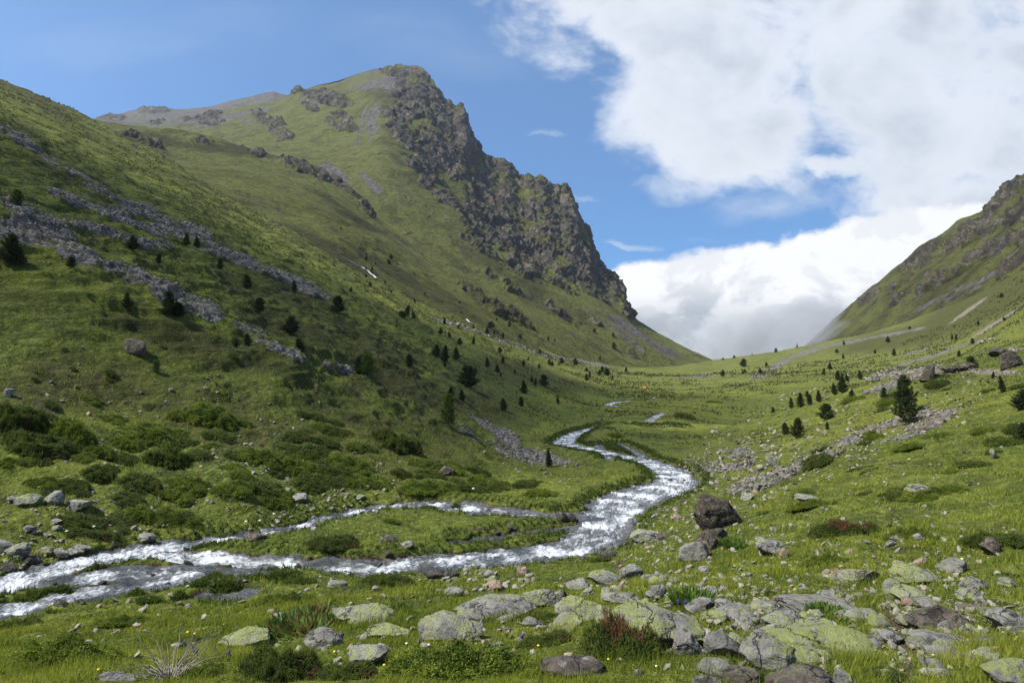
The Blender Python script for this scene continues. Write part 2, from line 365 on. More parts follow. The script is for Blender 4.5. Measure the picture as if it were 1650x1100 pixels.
# river: photograph columns/rows of the channel centres; level follows the row
zv = lambda v: np.interp(v, [610, 640, 650, 670, 690, 715, 745, 780, 800, 820, 850, 890, 915, 950, 1000], [-50, -35, -32, -27, -22.5, -19.5, -16, -13.8, -12.9, -12.3, -11.9, -11.2, -10.3, -9.5, -9.0])
chan = [  # (list of (u, v), half width in metres, whiteness)
 ([(-160,985),(-60,965),(0,950),(90,922),(180,902),(280,888),(350,876),(430,866),(490,848),(560,828),(630,818)], [1.0,1.0,1.05,1.15,1.35,1.3,.85,.55,.52,.55,.6], .75),
 ([(630,818),(700,815),(760,822),(830,830),(880,838),(930,838),(975,826)], [.6,1.0,1.1,.8,.6,.7,1.0], .55),
 ([(-160,1030),(-60,1004),(0,990),(90,968),(180,950),(270,938),(340,926)], [.8,.8,.85,.75,.75,.9,1.0], .68),
 ([(240,900),(330,908),(400,913),(480,917),(560,920),(650,917),(740,908),(830,900),(900,890),(955,878),(975,850),(982,828)], [1.1,.95,.85,.8,.72,.75,.85,.95,1.1,1.35,1.45,1.4], .72),
 ([(70,945),(150,935),(230,925),(300,918),(380,930),(470,940)], [.8,1.0,1.3,.9,.4,.3], .45),
 ([(300,965),(370,962),(430,955)], [.3,.4,.3], .5),
 ([(720,880),(800,868),(880,858),(960,848)], [.35,.28,.28,.5], .3),
 ([(982,828),(1020,806),(1065,791),(1093,778),(1085,764),(1050,746),(1000,736),(950,726),(905,716),(925,700),(950,691)], [1.6,1.75,1.7,1.6,1.5,1.4,1.3,1.4,1.6,1.2,.8], .74),
 ([(985,742),(960,718),(1000,716),(1040,738)], [.4,.6,.6,.6], .5),
 ([(950,691),(985,680),(1050,688),(1105,688)], [.5,.3,.7,.9], .4),
 ([(1105,688),(1062,684),(1045,679),(1058,671),(1070,666),(1035,661)], [.5,.7,1.2,1.1,.7,.3], .55),
 ([(1035,661),(1000,657),(978,652),(995,648),(1030,645),(1060,642),(1020,639),(1055,634)], [.2,.7,1.5,1.3,.35,1.0,.9,.2], .7),
 ([(1078,611.5),(1095,610),(1118,608)], [.8,1.5,.7], .6),
]
CH = []                                   # samples: x, Y, z, half width, whiteness, along
run = 0.0
for pts, ws_, wh in chan:
    u_ = np.array([p_[0] for p_ in pts], float); v_ = np.array([p_[1] for p_ in pts], float)
    z_ = zv(v_); Y_ = z_*F/(HOR-v_); X_ = (u_-CX)/F*Y_
    s_ = np.concatenate([[0], np.cumsum(np.hypot(np.diff(X_), np.diff(Y_)))])
    n_ = int(s_[-1]/.45)+2; ss = np.linspace(0, s_[-1], n_)
    def sm(a_):
        r = np.interp(ss, s_, a_); k = 5
        rp = np.concatenate([np.full(k, r[0]), r, np.full(k, r[-1])]); return np.convolve(rp, np.ones(2*k+1)/(2*k+1), 'valid')
    CH.append(np.stack([sm(X_), sm(Y_), sm(z_), sm(np.array(ws_)), np.full(n_, wh), ss+run], 1)); run += s_[-1]+13.7
    for i in range(len(pts)):
        if i % 2 == 0: cp.append((u_[i], (z_[i]+.12)/Y_[i], Y_[i]))
CH = np.concatenate(CH)
cpa = np.array(cp)
def rbf_fit(c):
    U = np.stack([c[:, 0]/330.0, np.log(c[:, 2])*1.6], 1); n = len(c)
    d = np.hypot(U[:, None, 0]-U[None, :, 0], U[:, None, 1]-U[None, :, 1])
    K = np.where(d > 0, d*d*np.log(d+1e-12), 0)+np.eye(n)*.012
    Pm = np.concatenate([np.ones((n, 1)), U], 1)
    A = np.block([[K, Pm], [Pm.T, np.zeros((3, 3))]]); sol = np.linalg.solve(A, np.concatenate([c[:, 1], np.zeros(3)]))
    return U, sol
RU, RS = rbf_fit(cpa)
def rbf_eval(u, L):
    q_ = np.stack([u.ravel()/330.0, L.ravel()*1.6], 1); out = np.zeros(len(q_))
    for i in range(0, len(q_), 20000):
        b_ = q_[i:i+20000]; d = np.hypot(b_[:, None, 0]-RU[None, :, 0], b_[:, None, 1]-RU[None, :, 1])
        out[i:i+20000] = np.where(d > 0, d*d*np.log(d+1e-12), 0)@RS[:-3]+RS[-3]+b_@RS[-2:]
    return out.reshape(u.shape)
LMIN, LMAX = math.log(1.0), math.log(1500.0)
cu = np.linspace(-600, 2300, 200); cl = np.linspace(LMIN, LMAX, 150)
CG = rbf_eval(*np.meshgrid(cu, cl))       # coarse table [L, u]
def bil(tab, x0, x1, y0, y1, x, y):       # tab[y, x]
    ny, nx = tab.shape; fx = np.clip((x-x0)/(x1-x0)*(nx-1), 0, nx-1.001); fy = np.clip((y-y0)/(y1-y0)*(ny-1), 0, ny-1.001)
    i = fx.astype(int); j = fy.astype(int); a_ = fx-i; b_ = fy-j
    return (tab[j, i]*(1-a_)+tab[j, i+1]*a_)*(1-b_)+(tab[j+1, i]*(1-a_)+tab[j+1, i+1]*a_)*b_
# the near skyline of the ground sheet, and how far away it stands
crest = np.array([(-600,-160,380),(-300,20,400),(0,130,420),(60,152,420),(120,178,420),(160,200,415),(200,222,405),(283,264,390),(333,300,380),(400,338,370),(467,370,350),(533,412,330),(600,452,330),(700,500,330),(800,543,350),(900,572,450),(1000,592,600),(1060,592,640),(1100,588,780),(1130,583,900),(1150,579,1010),(1200,573,980),(1250,566,930),(1300,556,900),(1380,541,840),(1450,522,750),(1550,485,620),(1650,436,500),(1800,370,440),(2300,250,380)], float)
def crestv(u): return np.interp(u, crest[:, 0], crest[:, 1])
def crestY(u): return np.interp(u, crest[:, 0], crest[:, 2])
cres_t = (HOR-crestv(cu))/F; cY = crestY(cu)
cur = bil(CG, -600, 2300, LMIN, LMAX, cu, np.log(cY)); delta = cres_t-cur
def base_t(u, L):
    uc = np.clip(u, -600, 2300); Yc = crestY(uc); Lc = np.log(Yc)
    t = bil(CG, -600, 2300, LMIN, LMAX, uc, np.minimum(L, Lc))
    dl = np.interp(uc, cu, delta); t = t+dl*sst(L, Lc-1.0, Lc)
    Y = np.exp(L); z = t*Y
    zc = (HOR-crestv(uc))/F*Yc
    over = Y > Yc
    z = np.where(over, zc-(Y-Yc)*.42-0.0, z)
    return z
def chan_near(x, Y):
    """nearest channel sample: distance/halfwidth-relative, plus smoothed level"""
    n = len(x); bd = np.full(n, 1e9); bi = np.zeros(n, int); wz = np.zeros(n); ww = np.zeros(n)
    for i in range(0, n, 20000):
        s_ = slice(i, min(i+20000, n))
        d = np.hypot(x[s_, None]-CH[None, :, 0], Y[s_, None]-CH[None, :, 1])
        e_ = d-CH[None, :, 3]; bi[s_] = e_.argmin(1); bd[s_] = e_.min(1)
        w_ = 1/(d*d+.5)**2; wz[s_] = (w_*CH[None, :, 2]).sum(1)/w_.sum(1)
    return bd, bi, wz
def islands(x, Y, z):
    """small grassy hummocks standing in the shallow stream"""
    for (u, v, r, h) in ISL:
        zz = float(zv(v)); Yc = zz*F/(HOR-v); xc = (u-CX)/F*Yc
        d = np.hypot((x-xc)/r, (Y-Yc)/(r*.75)); z = np.maximum(z, np.where(d < 1.6, zz-.3+(h+.3)*np.exp(-d*d*1.5), -1e9))
    return z
ISL = [(345,945,.75,.42),(365,955,.6,.4),(322,955,.28,.3),(415,942,.75,.30),(450,938,.9,.34),(485,945,.6,.24),(220,962,.28,.25),(335,893,.4,.38),(322,896,.25,.25),(282,884,.22,.2),(100,958,.5,.26),(60,966,.5,.2),(30,975,.4,.2),(80,962,.4,.22),(225,892,.2,.15),(290,968,.3,.25),(240,975,.4,.2),(690,824,.5,.28),(735,818,.4,.22),(360,905,.2,.15)]
def blobs(u, v, lst):
    """how strongly a surface point belongs to patches; (u, v, ru, rv, tilt)"""
    o = np.zeros(u.shape)
    for (bu, bv, ru, rv, ti) in lst:
        c, s_ = math.cos(R(ti)), math.sin(R(ti)); dx_ = u-bu; dy_ = v-bv
        d = ((dx_*c+dy_*s_)/ru)**2+((-dx_*s_+dy_*c)/rv)**2
        o = np.maximum(o, np.clip(1.35-d, 0, 1))
    return o
def strip(pts, w):      # a chain of blobs along a line
    out = []
    for (p0, p1) in zip(pts[:-1], pts[1:]):
        L_ = math.hypot(p1[0]-p0[0], p1[1]-p0[1]); an = math.degrees(math.atan2(p1[1]-p0[1], p1[0]-p0[0]))
        out.append(((p0[0]+p1[0])/2, (p0[1]+p1[1])/2, L_*.6, w, an))
    return out
SCREE_A = strip([(-40,205),(10,208),(60,240),(130,285),(190,325),(250,355)], 8)+strip([(80,310),(150,335),(220,360),(300,385),(370,410),(430,435),(520,475)], 9)+strip([(190,325),(260,350),(330,380)], 12)
SCREE_A += strip([(-60,310),(0,325),(60,350),(120,385)], 17)+strip([(0,365),(80,395),(160,425),(240,460),(300,490),(360,520)], 17)+strip([(100,350),(200,385),(280,400)], 9)
SCREE_A += strip([(360,520),(430,550),(500,580),(570,600)], 11)+strip([(735,672),(790,700),(840,735),(880,755)], 20)+[(850,738,50,17,10),(930,755,35,9,5)]
SCREE_A += strip([(1180,790),(1260,755),(1340,725),(1420,690),(1500,665)], 9)+strip([(1120,760),(1200,740)], 9)+[(1230,770,60,16,-20),(1180,745,40,18,-20),(1300,748,60,8,-22),(1480,690,60,10,-25)]
SCREE_A += strip([(1400,610),(1450,600),(1500,600)], 5)+[(1500,600,60,7,-5),(1630,575,40,10,-10),(1440,618,50,6,-15)]
SCREE_A += strip([(1210,610),(1240,595),(1280,572),(1330,558)], 5)+[(1235,600,22,6,-20),(1130,605,30,3,-5)]+strip([(1330,558),(1400,545),(1480,530)], 3)
SCREE_A += strip([(1420,600),(1480,580),(1540,560),(1600,545)], 3)+strip([(1440,575),(1500,560)], 2)+strip([(690,512),(760,530),(830,555),(900,580)], 3)+strip([(800,548),(900,575),(980,590)], 2.5)
HEATH_SHADE_A = [(1580,490,150,34,-25),(1450,545,110,18,-10),(600,720,200,60,10),(420,700,200,40,8),(300,640,160,40,5),(700,700,70,40,30),(560,560,220,55,28),(330,560,160,35,15),(730,640,120,35,18),(120,620,150,50,0),(830,600,90,20,10),(480,480,120,22,28),(150,300,130,18,30),(60,160,80,12,28),(900,620,60,12,5)]  # first two entries: painted darkening that offsets the gentler right slope's brighter sunlight
DIRT_A = strip([(1480,880),(1530,905)], 5)+strip([(1420,985),(1455,1010),(1470,1060),(1440,1110)], 13)+[(1420,985,30,8,20),(1000,905,16,6,-60)]+strip([(640,778),(700,775)], 3)+[(770,852,40,3,-5)]
cr2 = strip([(1640,600),(1560,598)], 5)

# grid
th_in = np.arctan((np.arange(-150, 1801, 1.55)-CX)/F)
t0, t1 = th_in[0], th_in[-1]
th_l = -np.concatenate([np.linspace(-t0, R(62), 60)[1:], np.linspace(R(62), R(180), 50)[1:]])[::-1]
th_r = np.concatenate([np.linspace(t1, R(62), 60)[1:], np.linspace(R(62), R(180), 50)[1:]])
TH = np.concatenate([th_l, th_in, th_r]); 
NR = 1500; LG = np.concatenate([np.linspace(LMIN, math.log(3), 40)[:-1], np.linspace(math.log(3), math.log(600), NR-160), np.linspace(math.log(600), LMAX, 121)[1:]]); NR = len(LG)
TC = np.clip(TH, R(-52), R(52)); UU = CX+F*np.tan(TC)
Ug, Lg = np.meshgrid(UU, LG); Yg = np.exp(Lg)
rad = Yg/np.cos(TC)[None, :]; X = rad*np.sin(TH)[None, :]; Yw = rad*np.cos(TH)[None, :]
Z = base_t(Ug, Lg)
back = sst(np.abs(TH), R(70), R(180))[None, :]
Zb = np.interp(Lg, np.log([1, 4, 20, 60, 200, 1500]), [-1.62, -1.8, -.5, 3, 20, 60])
Z = Z*(1-back)+Zb*back
# relief: octaves whose size suits the distance
vg = HOR-F*Z/Yg
leftm = sst(-(Ug-900)/300, 0, 1)*sst(Lg, math.log(40), math.log(70))
for i, (lam, amp) in enumerate(((60, .6), (28, .5), (13, .34), (6.5, .26), (3.2, .17), (1.6, .09), (.8, .05), (.4, .028), (.2, .014))):
    fade = sst(lam*900/Yg, 3.0, 8.0)*(1-sst(lam/Yg, .10, .35))
    act = fade > 0
    if act.any():
        nn = np.zeros_like(Z); nn[act] = noise3((X[act])/lam+i*7.7, Yw[act]/lam-i*3.1, 0*X[act]+i*1.9)
        Z += nn*amp*fade*(1+leftm*(1.4 if lam < 10 else .3)+(.9 if .3 < lam < 3 else 0)*sst(Yg, 3, 8)*(Yg < 70))
# terracettes on the steep grass
act = (leftm > .01) & (Ug > -200) & (np.abs(TH)[None, :] < R(52))
for lam, amp in ((9.0, .65), (4.0, .5), (2.0, .30)):
    nn = noise3(X[act]/lam/2.4, Yw[act]/lam/2.2, Z[act]/lam*2.6+lam); fade = sst(lam*900/Yg[act], 5, 14)
    Z[act] += (1-np.abs(nn)*2.2)*amp*leftm[act]*fade
rightm = sst(Ug, 1100, 1300)*sst(Lg, math.log(20), math.log(45))*(1-sst(Lg, math.log(150), math.log(200)))
act = (rightm > .01) & (np.abs(TH)[None, :] < R(52))
Z[act] += np.abs(noise3(X[act]/5, Yw[act]/5, Z[act]/3))*.6*rightm[act]
# crest jag on the near skyline is left soft; carve the stream
near = (Yg > 12) & (Yg < 520) & (Ug > -420) & (Ug < 1300) & (np.abs(TH)[None, :] < R(50))
sel = near & (vg > 585)
xs, ys = X[sel], Yw[sel]; bd, bi, wz = chan_near(xs, ys)
fs = np.clip(ys/60, 1, 4)
bdn = bd+noise3(xs/1.6, ys/1.6, 0*xs+5)*.45*np.clip(ys/45, .3, 1.2)+noise3(xs/.9, ys/.9, 0*xs)*.28+noise3(xs/.35, ys/.35, 3+0*xs)*.10
zz = Z[sel]
bl = 1-sst(bd, .4*fs, 3.6*fs); bank = wz+.16+.14*noise3(xs/1.3, ys/1.3, 0*xs+9)+sst(bdn, 0, 1.2)*.22
zz = zz*(1-bl)+bank*bl
zz = np.where(bdn < .35, np.minimum(zz, wz-.45+.62*sst(bdn, -.25, .30)+(zz-wz)*sst(bdn, .05, .35)), zz)
Z[sel] = zz
Z = islands(X, Yw, Z)
vg = HOR-F*Z/Yg
# patches, decided on the surface itself
inb = (np.abs(TH)[None, :] < R(52))
pn = np.zeros(Z.shape)
_a = (np.abs(TH)[None, :] < R(50)) & (Yg > 14)
pn[_a] = fbm(X[_a], Yw[_a], Z[_a], 9.0, 4, .6)
A_scree = blobs(Ug, vg, SCREE_A)*inb*(Yg > 14); A_scree = np.clip(A_scree*.95+pn*np.where(Ug > 1000, 1.9, 1.35)*(A_scree > 0), 0, 1)*(A_scree > 0); A_heath_shade = np.clip(blobs(Ug, vg, HEATH_SHADE_A)*.9+np.clip(pn*1.5, -.5, .6)*leftm, 0, 1)*inb*(Yg > 30); A_dirt = blobs(Ug, vg, DIRT_A)*inb
A_rock = blobs(Ug, vg, cr2+[(1605,520,50,3,-32),(1560,500,40,3,-35),(1500,600,35,5,-10)])*inb*(Yg > 60)*1.0
steep = np.zeros_like(Z)
A_dirt2 = np.zeros_like(Z); dd = np.zeros(sel.sum()); dd = (bdn < .28)*1.0; A_dirt2[sel] = dd*(Z[sel] < wz+.12)
A_dirt = np.maximum(A_dirt, A_dirt2)
# stones of the talus raise the surface a little
Z += A_scree*(.25*fbm(X, Yw, Z, 1.1, 2, ridged=True))*sst(900/Yg, 2, 6)
NC = len(TH)
ground = mk('ground', np.stack([X, Yw, Z], -1).reshape(-1, 3), gridfaces(NR, NC), [M_ground],
            attrs={'rock': A_rock.ravel(), 'scree': A_scree.ravel(), 'heath': A_heath_shade.ravel(), 'dirt': A_dirt.ravel(), 'upland': (sst(Yg, 170, 420)*inb).ravel()})
tag(ground, kind='structure')
GX, GY, GZ, GV = X, Yw, Z, HOR-F*Z/Yg
inner = mk('ground_patch', np.concatenate([np.stack([X[0], Yw[0], Z[0]], -1), [[0, 0, -1.62]]]), np.array([[i, (i+1) % NC, NC] for i in range(NC)]), [M_ground],
           attrs={k: np.zeros(NC+1) for k in ('rock', 'scree', 'heath', 'dirt', 'upland')}); tag(inner, kind='structure')

def ground_at(x, Y):
    """height of the ground at world x, Y (Y > 0, within the front sector)"""
    x = np.atleast_1d(np.asarray(x, float)); Y = np.atleast_1d(np.asarray(Y, float))
    th = np.arctan2(x, Y); fc = np.interp(th, TH, np.arange(NC)); fr = np.interp(np.log(Y), LG, np.arange(NR))
    i = np.clip(fc.astype(int), 0, NC-2); j = np.clip(fr.astype(int), 0, NR-2); a_ = fc-i; b_ = fr-j
    return (GZ[j, i]*(1-a_)+GZ[j, i+1]*a_)*(1-b_)+(GZ[j+1, i]*(1-a_)+GZ[j+1, i+1]*a_)*b_
def pix(u, v, ymin=2.5):
    """where the line of sight of a photograph point first meets the ground"""
    col = int(np.argmin(np.abs(UU[len(th_l):len(th_l)+len(th_in)]-u)))+len(th_l)
    j0 = int(np.searchsorted(LG, math.log(ymin))); h = np.nonzero(GV[j0:, col] <= v)[0]
    j = (h[0]+j0) if len(h) else NR-1
    Y = float(math.exp(LG[j])); return (u-CX)/F*Y, Y, float(GZ[j, col])

# water sheet over the channels
keepv = np.zeros(Z.shape, bool); keepv[sel] = bd < .55
r0, r1 = np.nonzero(keepv.any(1))[0][[0, -1]]; c0, c1 = np.nonzero(keepv.any(0))[0][[0, -1]]
zwat = np.full(Z.shape, 0.0); zwat[sel] = wz
f_al = np.zeros(Z.shape); f_ac = np.zeros(Z.shape); f_wh = np.zeros(Z.shape)
tmp = CH[bi]; 
_nx = CH[np.minimum(bi+1, len(CH)-1)]; _t = _nx[:, :2]-tmp[:, :2]; _big = np.hypot(_t[:, 0], _t[:, 1]) > 2; _t[_big] = (1, 0); _t /= np.linalg.norm(_t, axis=1, keepdims=True)+1e-6
_dx, _dy = xs-tmp[:, 0], ys-tmp[:, 1]
f_al[sel] = tmp[:, 5]+_t[:, 0]*_dx+_t[:, 1]*_dy; f_ac[sel] = _t[:, 0]*_dy-_t[:, 1]*_dx; f_wh[sel] = tmp[:, 4]-sst(bd, -.6, 0)*.35-.03+.5*noise3(xs/1.5, ys/1.8, 0*xs+2)
sub = (slice(r0, r1+1), slice(c0, c1+1))
k = keepv[sub]; kf = k[:-1, :-1] & k[1:, :-1] & k[:-1, 1:] & k[1:, 1:]
xx, yy, zw = X[sub], Yw[sub], zwat[sub]
am = np.clip(1-Yg[sub]/300, .2, 1)
wz2 = zw+am*(.12*noise3(xx/.9, yy/.5, 0*xx)+.11*(1-2*np.abs(noise3(xx/.45, yy/.28, 0*xx+4)))*(.5+f_wh[sub])+.03*noise3(xx/.2, yy/.15, 0*xx+8))+.02
# flow coordinates follow world position so neighbouring channels join without a seam
fl = np.stack([f_al[sub], f_ac[sub], f_wh[sub]], -1)
Fw = gridfaces(*k.shape, keep=kf); used = np.unique(Fw); rm = np.full(k.size, -1); rm[used] = np.arange(len(used))
water = mk('stream', np.stack([xx, yy, wz2], -1).reshape(-1, 3)[used], rm[Fw], [M_water], attrs={'flow': fl.reshape(-1, 3)[used]}); tag(water, kind='structure')

# ------------------------------------------------------------------ lofted hills behind
ROCKY = {'mountain': .9, 'shoulder_hill': .55, 'right_mountain': 1.7, 'far_ridge': .3}
def ridged_mf(x, y, z, lam, octs, gain=.55):
    r = 0; w = 1.0; amp = 1.0; f = 1/lam; tot = 0
    for i in range(octs):
        s_ = (1-np.abs(noise3(x*f+i*11.1, y*f+i*7.3, z*f-i*5.9)))**2*w; r = r+s_*amp; tot += amp; w = np.clip(s_*1.9, 0, 1); amp *= gain; f *= 2.1
    return r/tot
def loft(name, guides, u0, u1, du, ns, disp, masks, fall=.45):
    """guides: list of arrays (u, v, Y) from foot to skyline"""
    u = np.arange(u0, u1, du); rows_t = []; rows_L = []
    for g in guides:
        g = np.array(g, float); v = np.interp(u, g[:, 0], g[:, 1]); L_ = np.log(np.interp(u, g[:, 0], g[:, 2]))
        if g is not guides[-1] and len(u) > 60:
            kk = np.ones(25)/25; pad = lambda a_: np.convolve(np.pad(a_, 12, mode='edge'), kk, 'valid')
            L_ = pad(L_)
            if g.shape[0] < 18: v = pad(v)
        rows_t.append((HOR-v)/F); rows_L.append(L_)
    T = []; LL = []
    for gi in range(len(guides)-1):
        n = ns[gi]; s_ = np.linspace(0, 1, n, endpoint=False)[:, None]
        L_ = rows_L[gi][None]*(1-s_)+rows_L[gi+1][None]*s_
        z0, z1 = rows_t[gi]*np.exp(rows_L[gi]), rows_t[gi+1]*np.exp(rows_L[gi+1]); z_ = z0[None]*(1-s_)+z1[None]*s_
        T.append(z_/np.exp(L_)); LL.append(L_)
    T.append(rows_t[-1][None]); LL.append(rows_L[-1][None])
    zc = rows_t[-1]*np.exp(rows_L[-1])
    for i in range(1, 26):                # the far side falls away
        Yb = np.exp(rows_L[-1])*(1+.012*i*i**.3); LL.append(np.log(Yb)[None]); T.append(((zc-(Yb-np.exp(rows_L[-1]))*fall)/Yb)[None])
    T = np.concatenate(T); L_ = np.concatenate(LL); Y = np.exp(L_); Z_ = T*Y; U = np.broadcast_to(u, Y.shape); X_ = (U-CX)/F*Y; V_ = HOR-F*T
    A = masks(U, V_, X_, Y, Z_)
    pn_ = fbm(X_, Y, Z_, 55, 5, .65)
    speck = sst(fbm(X_, Y, Z_*.6, 38, 4, .6)+.25*noise3(X_/300, Y/300, 0*X_), .55, .95)
    A['rock'] = np.clip(np.where(A['rock'] > 0, A['rock']+pn_*1.05, 0), 0, 1); A['crag'] = A['rock'].copy(); A['rock'] = np.maximum(A['rock'], A.pop('strata', 0))
    A['rock'] = np.clip(A['rock']+speck*.8*(1-sst(A['rock'], 0, .3))*ROCKY.get(name, .5), 0, 1)
    A['scree'] = np.clip(np.where(A['scree'] > 0, A['scree']+pn_*.5, 0), 0, 1)
    A['heath'] = np.clip(A['heath']+np.clip(pn_, -.4, .7)*.9, 0, 1)
    X_, Y, Z_ = disp(X_, Y, Z_, U, V_, A)
    o = mk(name, np.stack([X_, Y, Z_], -1).reshape(-1, 3), gridfaces(*X_.shape), [M_far], attrs={k_: a_.ravel() for k_, a_ in A.items()})
    tag(o, kind='structure'); return (u, X_, Y, Z_)
def grid_normal(X_, Y, Z_):
    P_ = np.stack([X_, Y, Z_], -1); n = np.cross(np.gradient(P_, axis=1), np.gradient(P_, axis=0)); return n/(np.linalg.norm(n, axis=-1, keepdims=True)+1e-9)
def rocky(X_, Y, Z_, A, amp_r, amp_g, lam_r, lam_g):
    n = grid_normal(X_, Y, Z_); n = np.where(n[..., 2:3] < 0, -n, n)
    rm_ = sst(A['crag'], .12, .8)
    d = fbm(X_, Y, Z_, lam_g, 7, .56)*amp_g*(1-rm_*.5)
    act = rm_ > 0
    xr, yr, zr_ = X_[act], Y[act], Z_[act]
    wx_ = 18*noise3(xr/60, yr/60, zr_/60); wy_ = 18*noise3(xr/60+9, yr/60, zr_/60-5)
    rr = (ridged_mf(xr+wx_+zr_*.25, yr+wy_, (zr_+wx_)*.28, lam_r, 7, .62)-.50)*amp_r*2.6
    rr += (ridged_mf(xr*.8, yr*.8, zr_*1.5, lam_r*.35, 4, .6)-.45)*amp_r*.9
    d[act] += rr*rm_[act]
    return X_+n[..., 0]*d, Y+n[..., 1]*d, Z_+n[..., 2]*d
def zmask(U): return np.zeros(U.shape)

# upper shoulder of the valley side, with a rocky brow
def mB(U, V, X_, Y, Z_):
    rock = blobs(U, V, [(505,278,48,8,20),(560,300,35,9,38),(590,335,20,8,55),(540,290,30,8,20),(425,205,26,12,30),(455,222,22,14,40),(325,228,28,6,5),(245,232,22,9,5),(210,215,14,5,0),(405,232,20,5,0),(415,246,14,7,0),(470,262,26,7,10),(330,187,1,1,0),(790,492,25,7,35),(830,510,30,7,35),(760,468,25,6,30)])
    scree = blobs(U, V, strip([(480,262),(560,300)], 5)+[(600,305,14,12,30)]); heath = blobs(U, V, [(400,240,150,12,5),(500,400,120,30,25),(700,470,100,15,30),(240,225,60,12,5),(560,345,60,10,35),(620,430,80,10,28)])
    return {'rock': rock, 'scree': scree, 'heath': heath*.9, 'dirt': zmask(U)}
gB = [[(90,230,430),(283,300,430),(533,450,370),(800,575,380),(900,595,480),(1000,610,620),(1100,610,800)],
      [(90,225,560),(220,240,640),(283,262,680),(330,266,690),(400,274,690),(450,284,690),(500,302,690),(540,322,690),(580,345,690),(620,372,690),(700,425,690),(760,452,700),(830,487,720),(900,523,740),(960,552,760),(1020,583,780),(1100,600,800)],
      [(90,224,640),(220,238,760),(283,258,800),(400,268,830),(500,292,830),(580,332,820),(620,364,800),(700,422,780),(760,450,780),(830,485,800),(1020,582,820),(1100,600,830)],
      [(90,170,900),(140,188,900),(200,201,900),(270,208,910),(330,218,930),(380,232,950),(430,246,950),(470,258,950),(505,266,950),(545,288,940),(575,312,920),(600,345,900),(620,362,880),(650,388,860),(700,418,850),(760,446,850),(830,481,860),(900,518,860),(960,548,870),(1020,580,880),(1060,596,900),(1100,606,910)]]
def dB(X_, Y, Z_, U, V, A): return rocky(X_, Y, Z_, A, 5.5, 2.6, 26, 45)
hillB = loft('shoulder_hill', gB, 90, 1095, 1.5, (120, 60, 130), dB, mB)

# the main peak: grassy dome, spur, crags down the right flank
gM = [[(100,290,1150),(300,290,1100),(450,300,1050),(600,372,960),(700,440,930),(800,490,930),(900,540,930),(1000,590,930),(1100,612,950),(1180,612,980)],
      [(100,240,1500),(300,232,1500),(420,228,1450),(520,235,1380),(580,240,1320),(620,240,1270),(660,270,1230),(700,312,1190),(750,350,1160),(800,395,1130),(850,432,1100),(900,468,1070),(950,503,1040),(1000,535,1010),(1050,562,1000),(1100,588,1000),(1180,600,1050)],
      [(100,215,1850),(300,210,1850),(450,190,1750),(560,170,1640),(620,165,1520),(660,210,1400),(700,275,1300),(750,335,1240),(800,384,1220),(850,420,1210),(900,447,1200),(950,470,1190),(1000,510,1180),(1050,548,1150),(1100,580,1120),(1180,597,1150)],
      [(100,200,2150),(160,193,2150),(200,196,2150),(230,198,2140),(270,195,2130),(300,190,2110),(340,182,2090),(400,172,2060),(440,165,2030),(465,153,2020),(475,146,2020),(482,141,2020),(490,145,2020),(500,141,2010),(515,136,2000),(530,133,1990),(560,124,1970),(600,112,1930),(630,107,1890),(650,105.5,1860),(670,106,1810),(680,109,1770),(688,119,1750),(700,131,1720),(708,148,1700),(716,161,1690),(728,171,1680),(735,172,1670),(742,167,1668),(748,174,1660),(752,192,1650),(756,212,1640),(765,228,1630),(780,245,1620),(790,254,1610),(800,259,1600),(812,256,1600),(822,268,1590),(832,281,1580),(845,284,1575),(853,280,1570),(862,286,1565),(870,281,1560),(880,289,1555),(890,293,1550),(903,300,1545),(911,296,1540),(918,304,1540),(926,318,1530),(932,340,1520),(937,358,1510),(946,364,1500),(950,384,1490),(955,404,1480),(962,420,1470),(970,432,1460),(980,443,1450),(988,441,1445),(992,450,1440),(1001,458,1430),(1004,480,1420),(1012,496,1410),(1030,515,1400),(1060,535,1380),(1090,552,1360),(1120,566,1340),(1150,579,1320),(1180,590,1320)]]
